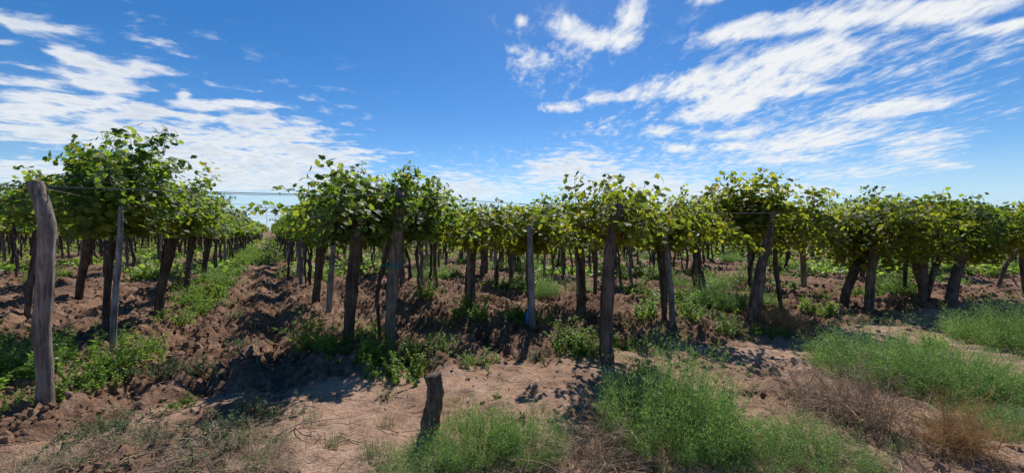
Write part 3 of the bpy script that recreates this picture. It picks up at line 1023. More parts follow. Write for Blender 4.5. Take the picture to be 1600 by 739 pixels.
# right
hand_vine([[(1167, 500, 6), (1174, 470, 7), (1186, 420, 8), (1197, 370, 8)]], 'tall yellow-green grapevine standing alone on the end post by the brown heap', CR_E, 47, 1.10, yellow=1, off=(0, 0.45),
          shoots=[(-0.1, 2.1, -0.2, 0, 1, 0.75, 0.06), (0.25, 2.2, 0.55, 0, 0.8, 0.85, 0.07), (-0.3, 2.0, -0.2, 0, 1, 0.6, 0.05), (0.1, 2.2, 0.1, 0, 1, 0.55, 0.04)])
hand_vine([[(1224, 487, 7), (1219, 460, 7), (1214, 425, 8), (1211, 390, 8)]], 'grapevine on a thin dark stem just right of the leaning end post', Y_CROWNS[3], 49, 1.0, yellow=1)
hand_vine([[(1319, 486, 15), (1323, 457, 16), (1335, 425, 16), (1352, 392, 13), (1366, 365, 11)]], 'dense dark grapevine on a slanting trunk propped against an upright post', CR_F, 51, 1.06, yellow=1,
          shoots=[(0.0, 2.1, 0.2, 0, 1, 0.6, 0.08), (-0.8, 2.1, -0.4, 0, 1, 0.5, 0.08)])
hand_vine([[(1443, 472, 14), (1443, 445, 17), (1440, 425, 24), (1436, 400, 28), (1432, 370, 26)], [(1447, 472, 9), (1458, 430, 11), (1470, 402, 10), (1478, 380, 9)]],
          'heavy shaded grapevine on a broad forked trunk near the right end', CR_G, 53, 1.10, yellow=1, shoots=[(-0.9, 2.3, -0.4, 0, 1, 0.5, 0.08), (0.6, 2.2, 0.3, 0, 1, 0.5, 0.1)])
hand_vine([[(1493, 466, 8), (1499, 430, 9), (1506, 390, 9), (1512, 360, 9)]], 'wide flat-topped grapevine over the thick leaning post near the right edge', CR_F, 55, 1.04, rz=ANG + 3.14)
hand_vine([[(1416, 458, 7), (1415, 430, 7), (1417, 400, 8), (1418, 370, 8)]], 'grapevine on a straight thin trunk seen between the slanting and the forked trunk', Y_CROWNS[4], 57, 1.0)
hand_vine([[(1604, 468, 8), (1600, 430, 9), (1598, 400, 9), (1600, 370, 9)]], 'grapevine at the far right edge beside the slanting brace post', G_CROWNS[2], 58, 1.0)

# ------------------------------------------------------------------ the rest of the vineyard, node by node
rr_ = random.Random(4)


def in_view(x, y, m=1.0):
    return y > 1.0 and abs(x) < 1.30 * y + m


front_v = {}
cand = []
for r in range(-26, 40):
    u = row_u(r)
    vf = 11.0 if r < 0 else (7.0 if r == 0 else (5.6 if r == 1 else 4.4 - 0.2 * min(u, 16)))
    for j in range(0, 50):
        v = vf + 0.3 + 2.75 * j + (0.9 if r % 2 else 0)
        du, dv = rr_.gauss(0, 0.10), rr_.gauss(0, 0.16)
        x, y = uv2xy(u + du, v + dv)
        dist = math.hypot(x, y)
        if not in_view(x, y, 2.0) or dist > 120:
            continue
        if any((u + du - a) ** 2 * 0.6 + (v + dv - b) ** 2 < 1.7 ** 2 for a, b in taken):
            continue
        cand.append((dist, r, j, x, y))
cand.sort()
NEAR = 270
count = {}
near_c = cand[:NEAR]
order = {}
for dist, r, j, x, y in sorted(near_c, key=lambda c: (c[1], c[2])):
    order.setdefault(r, []).append((j, x, y))


def copy_parts(root, parts):
    for nm, me, loc, rz, sc, kind in parts:
        o = bpy.data.objects.new(nm, me)
        C.objects.link(o)
        o.parent = root
        o.location = loc
        o.rotation_euler = (0, 0, rz)
        o.scale = sc
        if kind:
            o['kind'] = kind


hand_rows = {}
for (u, v) in taken:
    hand_rows[round((u - ROW0) / PITCH)] = hand_rows.get(round((u - ROW0) / PITCH), 0) + 1
for r, lst in order.items():
    u = row_u(r)
    pk = 0
    for k, (j, x, y) in enumerate(lst):
        dist = math.hypot(x, y)
        z = gz(x, y)
        root = empty('grapevine', (x, y, z), ANG + (math.pi if rr_.random() < 0.5 else 0))
        kk = k + hand_rows.get(r, 0)
        yel = rr_.random() < min(0.95, max(0.08, 0.15 + 0.11 * (u - 1)))
        if dist < 26:
            cm = rr_.choice(Y_CROWNS if yel else G_CROWNS)
        else:
            cm = rr_.choice(FAR_Y if yel else FAR_G)
        s = rr_.uniform(0.76, 1.06) + (0.10 if r <= 0 else 0)
        hz = rr_.uniform(0.82, 1.08) + (0.10 if r <= 0 else 0.05 if r == 1 else 0)
        head = (rr_.gauss(0, 0.05), 0, (hz - 1) * 0.6)
        copy_parts(root, [('trunk', rr_.choice(TRUNKS), (0, 0, 0), rr_.uniform(0, 6.28), (1, 1, hz), None),
                          ('cordon', cm[1], head, 0, (s, s, hz), None),
                          ('foliage', cm[0], head, 0, (s, s, hz), 'stuff')])
        colr = 'yellow-green' if yel else 'green'
        if kk < 8:
            lab = '%s grapevine, %s from the front of %s' % (colr, ORD[kk], row_name(r))
        else:
            lab = 'small %s grapevine far back along %s' % (colr, row_name(r))
        tag(root, lab, 'grapevine', 'grapevines in ' + row_name(r))
        for half in ((0.15, 1.0, 1.9) if dist < 17 else (0.15,)):
            if rr_.random() > (0.85 if half < 1 else 0.6):
                continue
            pu = rr_.uniform(0.10, 0.22) * rr_.choice((-1, 1))
            xx_, yy_ = x + pu * CA - half * SA, y + pu * SA + half * CA
            pr = empty('wooden_post', (xx_, yy_, gz(xx_, yy_)), rr_.uniform(0, 6.28))
            copy_parts(pr, [('shaft', rr_.choice(POSTS), (0, 0, 0), 0, (1, 1, 1), None)])
            pk += 1
            tag(pr, ('thin stake, %s from the front of %s' % (ORD[min(pk - 1, 19)], row_name(r))) if pk < 12 else 'thin distant stake among the vine trunks of ' + row_name(r),
                'post', 'stakes in ' + row_name(r))

# farther than single vines can be told apart: one mass, joined
far_c = cand[NEAR:]
simple = []
for k in range(4):
    r = np.random.default_rng(700 + k)
    n = 230
    q = r.normal(0, 1, (n, 3))
    q = unit(q) * (r.random((n, 1)) ** 0.4)
    pp = np.stack([q[:, 0] * 0.9, q[:, 1] * 1.0, 1.95 + q[:, 2] * 0.52 + 0.25 * (r.random(n) < 0.15) * r.random(n)], 1)
    nn = np.array([0, 0, 0.7]) + 0.7 * q + 0.5 * r.normal(0, 1, (n, 3))
    tt = q * 0.5 + np.array([0, 0, -0.6]) + 0.4 * r.normal(0, 1, (n, 3))
    V, F = scatter(LOW_V, LOW_F, pp, nn, tt, r.uniform(0.2, 0.34, n))
    simple.append((V, F))
allV, allF, allM, nv = [], [], [], 0
tv_, tq_ = Parts(), None
for i, (dist, r, j, x, y) in enumerate(far_c):
    V, F = simple[i % 4]
    s = rr_.uniform(0.9, 1.15)
    a = ANG + (math.pi if i % 3 else 0)
    ca, sa = math.cos(a), math.sin(a)
    W = np.stack([x + s * (V[:, 0] * ca - V[:, 1] * sa), y + s * (V[:, 0] * sa + V[:, 1] * ca), V[:, 2] * rr_.uniform(0.95, 1.07)], 1)
    if dist > 60:
        keep = F.reshape(-1, 4, 3)[::2].reshape(-1, 3)
    else:
        keep = F
    allV.append(W)
    allF.append(keep + nv)
    u = row_u(r)
    allM.append(np.full(len(keep), 1 if rr_.random() < min(0.95, max(0.08, 0.15 + 0.11 * (u - 1))) else 0))
    nv += len(W)
    if dist < 80:
        for half in (0.0, rr_.uniform(0.2, 0.4), 1.4):
            rad = rr_.uniform(0.03, 0.065)
            bx, by = x - half * SA + rr_.gauss(0, 0.1), y + half * CA + rr_.gauss(0, 0.1)
            tv_.tube([(bx, by, -0.1), (bx + rr_.gauss(0, 0.1), by + rr_.gauss(0, 0.1), 0.9), (bx + rr_.gauss(0, 0.15), by, 1.75)], [rad * 1.2, rad, rad * 0.9], 5, 0.05, i, cap=False)
Vt = np.vstack(tv_.V)
Ft = np.vstack(tv_.Q)
F3 = np.vstack(allF)
# trunks as quads after the leaf triangles
me = mesh('distant_vines', np.vstack(allV + [Vt]), [F3, Ft + nv], [M_LEAF, M_LEAF_Y, M_BARK], True, np.concatenate(allM + [np.full(len(Ft), 2)]))
tag(link('distant_vines', me), 'mass of distant grapevines merging towards the horizon behind the front rows', 'vineyard', None, 'stuff')


# ------------------------------------------------------------------ trellis wires
def wire(pts, label, group, rad=0.0035):
    pts = np.asarray(pts, float)
    out_ = []
    for a, b in zip(pts[:-1], pts[1:]):
        L = np.linalg.norm(b - a)
        for s in np.linspace(0, 1, 9)[:-1]:
            p = a * (1 - s) + b * s
            p[2] -= 0.012 * L * 4 * s * (1 - s) * 0.5
            out_.append(p)
    out_.append(pts[-1])
    ps = Parts()
    ps.tube(np.array(out_), rad, 5, cap=False)
    tag(link('trellis_wire', ps.build('trellis_wire', M_WIRE)), label, 'wire', group)


def top_of(px, py, basey):
    d = gp(800, basey)[1]
    x, z = up(px, py, d)
    return (x, d, z)


edge_pts = [(-8.2, 2.4, 2.08), top_of(56, 291, 643), top_of(626, 305, 548), top_of(966, 326, 572), top_of(1206, 333, 504), top_of(1371, 338, 487), top_of(1514, 342, 474), (19, 14.0, 2.2)]
wire(edge_pts, 'long wire strung from post top to post top along the front edge', 'trellis wires', 0.0045)
for q, vv in enumerate((7.2, 9.9, 12.7, 15.4, 18.2)):
    pts = []
    for r in range(-4, 9):
        x, y = uv2xy(row_u(r), vv + 0.2 * math.sin(r * 3 + q))
        pts.append((x, y, 2.13 + 0.05 * math.sin(r * 2.1 + q)))
    wire(pts, '%s cross wire behind the front-edge wire, spanning the furrowed track between the two bordering rows' % ORD[q], 'trellis wires', 0.004)
for r in range(-2, 8):
    u = row_u(r)
    start = {0: top_of(56, 291, 643), 1: top_of(626, 305, 548), 2: top_of(966, 326, 572)}.get(r)
    v0 = xy2uv(start[0], start[1])[1] if start else 6.0 - 0.1 * u
    pts = [start] if start else []
    for k in range(1 if start else 0, 12):
        x, y = uv2xy(u, v0 + 3.0 * k)
        pts.append((x, y, (2.0 if r < 2 else 1.9) + 0.03 * math.sin(k * 2.3 + r)))
    wire(pts, 'wire running lengthwise through the crowns of ' + row_name(r), 'trellis wires', 0.0035)
# hanging tie wire between the cross wires over the track
x, y = uv2xy(-0.15, 9.9)
wire([(x, y, 2.12), (x + 0.03, y, 1.8), (x - 0.02, y + 0.02, 1.62)], 'short loose wire end hanging down over the furrowed track', 'trellis wires', 0.003)


# ------------------------------------------------------------------ weeds and bushes
def stems_of(r, n, h, spread, curve=0.25, steps=7):
    out_ = []
    for k in range(n):
        a, el = r.uniform(0, 2 * np.pi), r.uniform(0.55, 1.45)
        d = np.array([math.cos(a) * math.cos(el), math.sin(a) * math.cos(el), math.sin(el)])
        p = np.array([r.normal(0, 0.16) * spread, r.normal(0, 0.16) * spread, -0.02])
        L = h * r.uniform(0.55, 1.15)
        pts = [p]
        for i in range(steps):
            d = unit(d + r.normal(0, 0.1, 3) + np.array([0, 0, curve * 0.15 * (1 if i < 3 else -1)]))
            p = p + d * L / steps
            pts.append(p)
        out_.append(np.array(pts))
    return out_


def leafy_weed(seed, n=22, h=0.4, spread=0.8, leaf=(0.05, 0.10), width=0.36, mat=M_WEED, per=5):
    r = np.random.default_rng(seed)
    P_, N_, T_, S_ = [], [], [], []
    st = Parts()
    for pts in stems_of(r, n, h, spread):
        st.tube(pts, np.linspace(0.0035, 0.0015, len(pts)), 3, cap=False)
        for i in range(1, len(pts)):
            for q in range(per):
                d = pts[i] - pts[i - 1]
                p = pts[i - 1] + d * r.random()
                lat = unit(np.cross(unit(d), r.normal(0, 1, 3)))
                P_.append(p)
                T_.append(lat + 0.5 * unit(d) + np.array([0, 0, -0.15]))
                N_.append(np.array([0, 0, 1.0]) + 0.45 * r.normal(0, 1, 3))
                S_.append(r.uniform(*leaf) * (1.1 - 0.5 * i / len(pts)))
    tv = BLADE_V * np.array([width, 1, 1])
    V, F = scatter(tv, BLADE_F, np.array(P_), np.array(N_), np.array(T_), np.array(S_))
    return mesh('leaves', V, [F], [mat], False), st.build('stems', mat)


def feather_bush(seed, n=150, h=0.6, rad=0.8, per=13, mat=M_FEATHER, leaf=(0.018, 0.045), width=0.13):
    """rounded bush of many thin upright plumes set with thread leaves"""
    r = np.random.default_rng(seed)
    P_, N_, T_, S_ = [], [], [], []
    st = Parts()
    for k in range(n):
        a = r.uniform(0, 2 * np.pi)
        q = math.sqrt(r.random())
        base = np.array([math.cos(a) * q * rad * 0.8, math.sin(a) * q * rad * 0.8, -0.03])
        hh = h * (1.0 - 0.55 * q * q) * (r.uniform(0.45, 0.95) if r.random() < 0.8 else r.uniform(0.95, 1.35))
        d = unit(np.array([math.cos(a) * q * 0.75, math.sin(a) * q * 0.75, 1.0]) + r.normal(0, 0.22, 3))
        p = base
        pts = [p]
        for i in range(6):
            d = unit(d + r.normal(0, 0.08, 3))
            p = p + d * hh / 6
            pts.append(p)
        pts = np.array(pts)
        st.tube(pts, np.linspace(0.003, 0.001, 7), 3, cap=False)
        for i in range(1, 7):
            # side twigs as short sprays
            for z in range(per):
                f = r.random()
                d2 = pts[i] - pts[i - 1]
                c = pts[i - 1] + d2 * f
                lat = unit(np.cross(unit(d2), r.normal(0, 1, 3)))
                off = r.random() ** 1.3 * 0.075
                P_.append(c + lat * off + np.array([0, 0, off * 0.5]))
                T_.append(lat * 0.7 + unit(d2) * r.uniform(0.2, 1.2) + r.normal(0, 0.3, 3))
                N_.append(r.normal(0, 1, 3) + np.array([0, 0, 0.6]))
                S_.append(r.uniform(*leaf))
    tv = BLADE_V * np.array([width, 1, 1])
    V, F = scatter(tv[[0, 1, 4]], np.array([[0, 1, 2]]), np.array(P_), np.array(N_), np.array(T_), np.array(S_))
    return mesh('leaves', V, [F], [mat], False), st.build('stems', mat)


def dry_bush(seed, n=60, h=0.45, rad=0.6, mat=M_DRY, thick=0.0035, twigs=5, flat=0.5):
    r = np.random.default_rng(seed)
    main, fine_ = Parts(), Parts()
    for k in range(n):
        a = r.uniform(0, 2 * np.pi)
        q = r.random() ** 0.7
        p = np.array([r.normal(0, 0.28) * rad, r.normal(0, 0.28) * rad, 0.0])
        d = unit(np.array([math.cos(a) * q, math.sin(a) * q, r.uniform(flat * 0.6, 1.2)]))
        L = r.uniform(0.5, 1.15) * math.hypot(h, rad) * 0.9
        pts = [p]
        turn = r.normal(0, 0.12, 3)
        for i in range(8):
            d = unit(d + turn + r.normal(0, 0.14, 3) + np.array([0, 0, -0.09]))
            p = p + d * L / 8
            if p[2] < 0.01:
                p = p.copy()
                p[2] = 0.01 + 0.02 * r.random()
            pts.append(p)
        pts = np.array(pts)
        main.tube(pts, np.linspace(thick, thick * 0.45, 9) * r.uniform(0.6, 1.3), 4, cap=False)
        for z in range(twigs):
            i = r.integers(2, 9)
            c = pts[i]
            d2 = unit(d + r.normal(0, 0.7, 3) + np.array([0, 0, 0.2]))
            tp = [c]
            for s in range(4):
                d2 = unit(d2 + r.normal(0, 0.25, 3))
                c = c + d2 * r.uniform(0.02, 0.05)
                tp.append(c)
            fine_.tube(np.array(tp), np.linspace(thick * 0.4, thick * 0.2, 5), 3, cap=False)
    return main.build('stalks', mat), fine_.build('twigs', mat)


def grass_tuft(seed, n=60, h=0.25, spread=0.15, mat=M_WEED, width=0.006):
    r = np.random.default_rng(seed)
    V, F = [], []
    for k in range(n):
        a, el = r.uniform(0, 2 * np.pi), r.uniform(0.5, 1.45)
        p = np.array([r.normal(0, spread * 0.5), r.normal(0, spread * 0.5), -0.01])
        d = np.array([math.cos(a) * math.cos(el), math.sin(a) * math.cos(el), math.sin(el)])
        sd_ = unit(np.cross(d, [0, 0, 1.0]))
        L = h * r.uniform(0.5, 1.2)
        b = len(V)
        for i in range(4):
            wdt = width * (1 - i / 3.3)
            V += [p - sd_ * wdt / 2, p + sd_ * wdt / 2]
            d = unit(d + np.array([0, 0, -0.18]))
            p = p + d * L / 3
        for i in range(3):
            F.append((b + 2 * i, b + 2 * i + 1, b + 2 * i + 3, b + 2 * i + 2))
    return mesh('blades', V, [np.array(F)], [mat], False)


WEEDS = [leafy_weed(800 + k, n=28 + 4 * (k % 3), h=0.34 + 0.06 * (k % 3), spread=1.0, leaf=((0.05, 0.10), (0.028, 0.055), (0.06, 0.12), (0.035, 0.07))[k],
                    width=(0.36, 0.5, 0.17, 0.28)[k], per=(5, 11, 6, 9)[k], mat=M_WEED) for k in range(4)]
WEEDS_TALL = [leafy_weed(820 + k, n=24, h=0.62, spread=0.8, leaf=(0.07, 0.14), width=0.24) for k in range(2)]
WEEDS_GREY = [leafy_weed(840 + k, n=40, h=0.26, spread=1.3, leaf=(0.03, 0.06), width=0.3, mat=M_WEED_B, per=5) for k in range(2)]
FEATHER = [feather_bush(860 + k, n=360, h=0.72, rad=0.75, per=26) for k in range(3)]
FEATHER_S = [feather_bush(870 + k, n=150, h=0.5, rad=0.42, per=16) for k in range(2)]
DRY = [dry_bush(880 + k, n=170, h=0.42, rad=0.6, twigs=9) for k in range(2)]
GOLD = [dry_bush(890 + k, n=150, h=0.32, rad=0.28, mat=M_GOLD, thick=0.0022, twigs=9) for k in range(2)]
TUFT = [grass_tuft(900 + k) for k in range(3)]
TUFT_DRY = [grass_tuft(910 + k, 50, 0.2, 0.25, M_DRY, 0.004) for k in range(2)]


def plant(name, meshes, x, y, scale, label, cat, group=None, names=('leaves', 'stems')):
    if not isinstance(scale, tuple):
        scale = (scale, scale, scale)
    root = empty(name, (x, y, gz(x, y) - 0.01), rr_.uniform(0, 6.28))
    for nm, me in zip(names, meshes):
        o = link(nm, me, root, 'stuff')
        o.scale = scale
    tag(root, label, cat, group)
    return root


GB = 'feathery green bushes in the foreground'


def bush(px, py, meshes, s, label, cat='bush', name='feathery_bush', group=GB, names=('leaves', 'stems')):
    x, y = gp(px, py)
    plant(name, meshes, x, y, s, label, cat, group, names)


bush(1050, 676, FEATHER[0], (0.82, 0.82, 1.08), 'largest feathery green bush, at the bottom of the picture right of centre')
bush(1160, 722, FEATHER_S[0], (0.7, 0.7, 0.6), 'low feathery green bush joined to the right flank of the largest bush')
bush(745, 705, FEATHER_S[1], (0.85, 0.8, 0.9), 'feathery green bush in front of the short stump')
bush(660, 735, FEATHER_S[0], (0.7, 0.7, 0.5), 'small feathery green bush at the bottom edge, left below the short stump')
bush(835, 700, FEATHER_S[0], (0.75, 0.7, 0.62), 'small feathery green bush between the stump bush and the dry tangle')
bush(1390, 588, FEATHER[1], (1.05, 0.95, 0.85), 'wide feathery green bush behind the large brown tumbleweed')
bush(1490, 600, FEATHER[2], (1.0, 0.8, 0.72), 'feathery green bush at the right flank of the wide one, above the golden tumbleweed')
bush(1590, 540, FEATHER[0], (0.95, 0.9, 0.95), 'feathery green bush cut by the right edge under the shaded vines')
bush(1275, 712, FEATHER_S[1], (0.9, 0.9, 0.62), 'low feathery green bush in front of the large brown tumbleweed')
bush(1585, 672, FEATHER_S[0], (0.9, 0.9, 0.55), 'low grey-green feathery bush at the right edge beside the golden tumbleweed')
bush(20, 596, FEATHER_S[1], (1.3, 1.1, 1.25), 'dark green bush at the left edge behind the bent end post')
bush(1122, 450, FEATHER_S[0], (1.2, 1.0, 1.0), 'rounded feathery bush far in, under the yellow crowns right of the middle', group=None)
bush(1062, 448, FEATHER_S[1], (1.0, 1.0, 1.0), 'dark rounded bush far in, right behind the left-leaning grey stake', group=None)
bush(853, 462, FEATHER_S[0], (0.95, 0.9, 1.1), 'green bush far in, just right of the grey stake with the blue bag', group=None)
bush(1350, 668, DRY[0], (0.85, 0.8, 1.0), 'large brown dry tumbleweed with pale stalks at the lower right', 'tumbleweed', 'tumbleweed', 'dry tumbleweeds', ('stalks', 'twigs'))
bush(1290, 628, DRY[1], (0.85, 0.8, 0.62), 'brown dry stalks at the left end of the large tumbleweed', 'tumbleweed', 'tumbleweed', 'dry tumbleweeds', ('stalks', 'twigs'))
bush(1500, 704, GOLD[0], (0.85, 0.85, 1.3), 'small round golden tumbleweed right of the large brown one', 'tumbleweed', 'tumbleweed', 'dry tumbleweeds', ('stalks', 'twigs'))
bush(940, 728, DRY[1], (0.85, 0.7, 0.7), 'dry brown tangle at the bottom edge in front of the largest green bush', 'tumbleweed', 'tumbleweed', 'dry tumbleweeds', ('stalks', 'twigs'))
bush(1232, 515, GOLD[1], (1.9, 1.3, 1.0), 'tan heap of dry stalks at the foot of the leaning end post', 'tumbleweed', 'tumbleweed', 'dry tumbleweeds', ('stalks', 'twigs'))
bush(1200, 500, GOLD[0], (1.2, 1.0, 0.8), 'smaller tan stalk heap nearest the leaning end post', 'tumbleweed', 'tumbleweed', 'dry tumbleweeds', ('stalks', 'twigs'))

for px, py, sc, lab in ((330, 705, (0.8, 0.6, 0.22), 'flat tangle of dry straw on the lower left ground below the long stick'), (205, 690, (0.6, 0.5, 0.2), 'flat tangle of dry straw at the lower left, nearer the bent post'),
                        (420, 728, (0.6, 0.45, 0.2), 'flat tangle of dry straw at the bottom edge left of the shaded sand'), (70, 725, (0.6, 0.5, 0.15), 'flat tangle of dry straw in the bottom left corner')):
    bush(px, py, DRY[px % 2], sc, lab, 'straw', 'straw_tangle', 'flat straw tangles', ('stalks', 'twigs'))

spec = [  # px, py, scale, kind, what it stands by
    (112, 618, 0.7, 0, 'bright green weed at the right foot of the bent end post'), (150, 598, 0.9, 1, 'bright green weed between the bent post and the grey stake'),
    (185, 575, 1.0, 2, 'leafy green weed in front of the grey stake'), (215, 555, 0.9, 3, 'leafy green weed right of the grey stake foot'),
    (25, 640, 0.5, 1, 'weed at the left foot of the bent end post'), (268, 508, 0.8, 0, 'green weed at the foot of the thick right-leaning trunk'),
    (298, 480, 0.9, 2, 'green weed nearest in the strip edging the track'), (272, 640, 0.42, 3, 'tiny lone green weed on the bare left foreground'),
    (500, 540, 1.0, 4, 'tall bright weed with long leaves on the right edge of the track'), (525, 552, 0.8, 5, 'tall bright weed beside the nearest thick trunk'),
    (575, 560, 1.0, 0, 'leafy weed between the thick trunk and the twine-tied post'), (618, 590, 1.0, 1, 'full green weed at the foot of the twine-tied end post'),
    (650, 560, 0.7, 2, 'loose weed right of the twine-tied end post'), (560, 525, 0.9, 3, 'weed behind the nearest thick trunk'),
    (752, 575, 0.75, 3, 'lone green weed on the tilled ground right of the stump'), (690, 545, 0.6, 2, 'small weed left above the lone one'),
    (738, 490, 1.25, 0, 'dark leafy weed clump at the foot of paired thin trunks'), (892, 540, 0.9, 1, 'low weed left of the dark gnarled end post'),
    (915, 550, 0.8, 2, 'low weed touching the left of the dark gnarled end post'), (985, 545, 0.9, 3, 'low weed at the right of the dark gnarled end post'),
    (1015, 495, 1.0, 0, 'green weed left of the left-leaning grey stake'), (1078, 500, 1.1, 1, 'green weed right of the left-leaning grey stake'),
    (1140, 520, 0.75, 2, 'small bright weed left of the leaning end post'), (1205, 525, 0.8, 3, 'green weed before the tan stalk heap'),
    (1030, 440, 1.2, 2, 'weed clump in the alley just left of the dark rounded bush'), (1090, 470, 1.2, 3, 'weed clump in front of the rounded feathery bush'),
    (1400, 455, 1.3, 1, 'weed clump seen between the slanting and forked trunks'), (1455, 540, 0.6, 0, 'small weed in the black shade before the forked trunk'),
    (665, 470, 1.0, 2, 'weed around a trunk right of the twine-tied post'), (1280, 490, 0.9, 0, 'weed behind the tan stalk heap')]
for px, py, s, k, lab in spec:
    x, y = gp(px, py)
    m = WEEDS[k] if k < 4 else WEEDS_TALL[k - 4]
    plant('leafy_weed', m, x, y, s, lab, 'weed', 'leafy weeds near the front edge')
for px, py, s, k, lab in ((305, 585, 0.8, 0, 'grey-green spreading weed on the left bank of the track'), (360, 500, 1.0, 1, 'wilted grey-green weed clump in the middle of the track'),
                          (250, 598, 0.6, 1, 'grey-green matted weed left on the track bank'), (380, 545, 0.6, 0, 'dark small weed in the hollow of the track'),
                          (330, 690, 0.9, 0, 'grey-green flat weed among dry straw at the lower left'), (420, 655, 0.8, 1, 'flat weed at the edge of the long crown shadow'),
                          (1010, 580, 0.6, 0, 'small grey-green weed at the back of the largest bush'), (160, 680, 0.8, 1, 'flat grey-green weed at the lower left below the bent post'),
                          (800, 500, 0.5, 0, 'tiny grey-green weed left of the blue bag'), (850, 560, 0.6, 1, 'thin grey-green weed on tilled ground left of the gnarled post')):
    x, y = gp(px, py)
    plant('matted_weed', WEEDS_GREY[k], x, y, s, lab, 'weed', 'grey-green matted weeds')

# the green strip along the left side of the track
k = 0
v = 9.8
while v < 40:
    for q in range(1 if v < 22 else 2):
        u = ROW0 + rr_.uniform(0.25, 0.75)
        x, y = uv2xy(u, v + rr_.uniform(-0.15, 0.15))
        plant('leafy_weed', WEEDS[rr_.randrange(4)], x, y, (1.25, 1.25, rr_.uniform(0.75, 1.25)), ('green weed, %s from the near end of the strip along the track' % ORD[k]) if k < 20 else 'green weed far along the strip on the left edge of the track', 'weed', 'weeds of the strip beside the track')
        k += 1
    v += 0.62 if v < 22 else 0.9
for q in range(16):
    x, y = uv2xy(rr_.uniform(-1.3, 0.2), 22 + q * 0.9)
    plant('leafy_weed', WEEDS[q % 4], x, y, (1.5, 1.5, rr_.uniform(0.9, 1.4)), 'green weed closing off the far end of the track', 'weed', 'weeds at the far end of the track')
for px, py, sc, lab in ((8, 620, 1.3, 'dark leafy weed at the left edge, lowest of the clump left of the bent post'), (40, 585, 1.3, 'dark leafy weed touching the left side of the bent post'), (5, 565, 1.3, 'dark leafy weed at the left edge behind the lowest one')):
    x, y = gp(px, py)
    plant('leafy_weed', WEEDS[px % 4], x, y, sc, lab, 'weed', 'leafy weeds near the front edge')
# weeds under the rows and in the alleys
wl = []
n_w = 0
tries = 0
while n_w < 250 and tries < 9000:
    tries += 1
    y = 6.5 + 22 * rr_.random() ** 1.3
    x = rr_.uniform(-1.28, 1.28) * y
    u, v = xy2uv(x, y)
    if v < 5.2 - 0.2 * min(u, 14) + 0.6:
        continue
    if -1.25 < u < 0.35:
        continue
    if vnoise(np.array([x * 0.45]), np.array([y * 0.45]), 77)[0] < (0.12 if u < 5 else -0.05):
        continue
    r = int(math.floor((u - ROW0) / PITCH + 0.5))
    s = rr_.uniform(0.5, 1.35)
    wl.append((r, v, x, y, s))
    n_w += 1
wl.sort()
seen = {}
for r, v, x, y, s in wl:
    k = seen[r] = seen.get(r, -1) + 1
    lab = ('green weed, %s from the front under %s' % (ORD[k], row_name(r))) if k < 12 else 'small green weed far back under ' + row_name(r)
    fb_ = rr_.random() < 0.2
    plant('feathery_weed' if fb_ else 'leafy_weed', FEATHER_S[rr_.randrange(2)] if fb_ else WEEDS[rr_.randrange(4)], x, y,
          (s * 1.15, s * 1.15, s * rr_.uniform(0.7, 1.1)), lab, 'weed', 'weeds under ' + row_name(r))

# green cover between the far rows: too far to count
N = 9000
yy = 14 + 75 * rng.random(N) ** 1.6
xx = (rng.random(N) * 2 - 1) * (1.32 * yy)
uu, vv = xy2uv(xx, yy)
kk = np.abs(np.mod(uu - ROW0 + PITCH / 2, PITCH) - PITCH / 2)
ok = (vnoise(xx * 0.4, yy * 0.4, 78) > -0.16 + 0.22 * (kk > 1.0) - 0.25 * smooth(20, 40, yy)) & ~((uu > -1.2) & (uu < 0.5) & (vv < 30))
xx, yy = xx[ok], yy[ok]
n = len(xx)
B = 9
px_ = np.repeat(xx, B) + rng.normal(0, 0.22, n * B)
py_ = np.repeat(yy, B) + rng.normal(0, 0.22, n * B)
pz_ = ground(px_, py_) + 0.02 + (0.22 + 0.35 * smooth(18, 34, py_)) * rng.random(n * B) ** 1.3
T_ = np.stack([rng.normal(0, 0.6, n * B), rng.normal(0, 0.6, n * B), np.full(n * B, 0.5)], 1)
N_ = np.stack([rng.normal(0, 0.6, n * B), rng.normal(0, 0.6, n * B), np.full(n * B, 1.0)], 1)
V, F = scatter(LOW_V, LOW_F, np.stack([px_, py_, pz_], 1), N_, T_, rng.uniform(0.07, 0.17, n * B))
tag(link('ground_cover', mesh('ground_cover', V, [F], [M_WEED], False)), 'patchy low green weeds covering the ground between the far rows', 'weeds', None, 'stuff')

# ------------------------------------------------------------------ litter: straw, twigs and short dry grass over the headland
ps = Parts()
N = 3800
yy = 2.2 + 5.5 * rng.random(N) ** 1.3
xx = (rng.random(N) * 2 - 1) * (1.34 * yy)
den = 0.25 + 0.75 * (np.exp(-((xx + 2.0) / 1.5) ** 2 - ((yy - 3.2) / 1.2) ** 2) + np.exp(-((xx - 2.6) / 1.8) ** 2 - ((yy - 3.3) / 0.9) ** 2))
ok = rng.random(N) < den
for x, y in zip(xx[ok], yy[ok]):
    L = 0.05 + 0.22 * rng.random() ** 2.5
    a = rng.uniform(0, 2 * np.pi)
    c = rng.normal(0, 0.35)
    s = np.linspace(-0.5, 0.5, 5)
    X = x + L * (s * math.cos(a) - c * s * s * math.sin(a))
    Y = y + L * (s * math.sin(a) + c * s * s * math.cos(a))
    Z = ground(X, Y)
    Z = np.maximum(Z, Z.mean()) + 0.006 + 0.02 * rng.random()
    ps.tube(np.stack([X, Y, Z], 1), 0.0016 + 0.0034 * rng.random() ** 2, 3, cap=False)
tag(link('straw_litter', ps.build('straw_litter', M_DRY)), 'dry straw and broken stalks strewn over the bare foreground', 'straw', None, 'stuff')

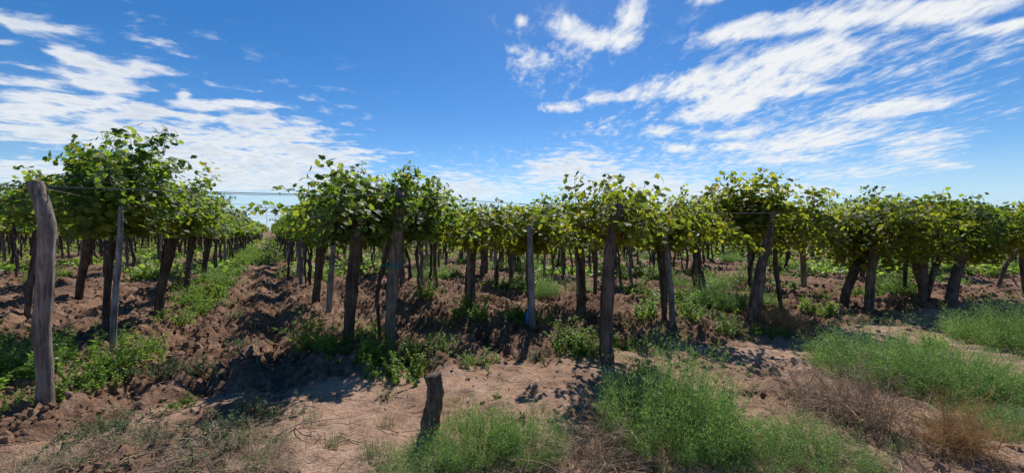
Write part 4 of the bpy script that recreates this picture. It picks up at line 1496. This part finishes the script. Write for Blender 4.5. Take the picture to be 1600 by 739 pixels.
# longer dry sticks one can point at
sticks = [((430, 690), (560, 650), 0.006, 'long pale dry stick lying at the lower left, reaching towards the shadow'), ((212, 680), (262, 640), 0.006, 'pale broken stalk lying left of the lone tiny weed'),
          ((180, 735), (310, 682), 0.005, 'curved pale stick at the bottom left corner of the straw'), ((410, 575), (422, 550), 0.006, 'short pale stick upright in the tilled track edge'),
          ((1290, 640), (1370, 690), 0.006, 'pale stalk lying across the large brown tumbleweed'), ((1430, 650), (1500, 700), 0.007, 'bleached stick between the brown and the golden tumbleweed')]
for (a, b, rad, lab) in sticks:
    p0, p1 = np.array(gp(*a)), np.array(gp(*b))
    s = np.linspace(0, 1, 9)[:, None]
    xy = p0 * (1 - s) + p1 * s
    dv = np.array([-(p1 - p0)[1], (p1 - p0)[0]]) * 0.12
    xy = xy + np.sin(s * 5) * dv
    z = ground(xy[:, 0], xy[:, 1]) + 0.03 + (0.1 if 'tumbleweed' in lab else 0)
    z = np.maximum(z, z.mean())
    ps = Parts()
    ps.tube(np.column_stack([xy, z]), np.linspace(rad, rad * 0.5, 9), 5, 0.1, 3)
    tag(link('dry_stick', ps.build('dry_stick', M_DRY)), lab, 'stick')

# short grass of the headland
V_all, F_all, nv = [], [], 0
tmpl = []
for me in TUFT[:2] + TUFT_DRY:
    v = np.zeros(len(me.vertices) * 3, np.float32)
    me.vertices.foreach_get('co', v)
    f = np.zeros(len(me.loops), np.int32)
    me.loops.foreach_get('vertex_index', f)
    tmpl.append((v.reshape(-1, 3), f.reshape(-1, 4)))
mi = []
N = 1100
yy = 2.3 + 5.0 * rng.random(N) ** 1.2
xx = (rng.random(N) * 2 - 1) * (1.34 * yy)
wt = 0.10 + 0.9 * np.exp(-((xx + 2.3) / 1.4) ** 2 - ((yy - 3.0) / 0.8) ** 2) + 0.8 * np.exp(-((xx - 2.0) / 2.2) ** 2 - ((yy - 2.8) / 0.55) ** 2)
ok = rng.random(N) < wt
for x, y in zip(xx[ok], yy[ok]):
    k = rng.integers(4)
    v, f = tmpl[k]
    s = rng.uniform(0.3, 0.8)
    a = rng.uniform(0, 6.28)
    V_all.append(np.stack([x + s * (v[:, 0] * math.cos(a) - v[:, 1] * math.sin(a)), y + s * (v[:, 0] * math.sin(a) + v[:, 1] * math.cos(a)), gz(x, y) + s * v[:, 2]], 1))
    F_all.append(f + nv)
    mi.append(np.full(len(f), 0 if k < 2 else 1))
    nv += len(v)
tag(link('grass', mesh('grass', np.vstack(V_all), [np.vstack(F_all)], [M_WEED_B, M_DRY], False, np.concatenate(mi))), 'short half-dry grass tufts on the bare foreground soil', 'grass', None, 'stuff')
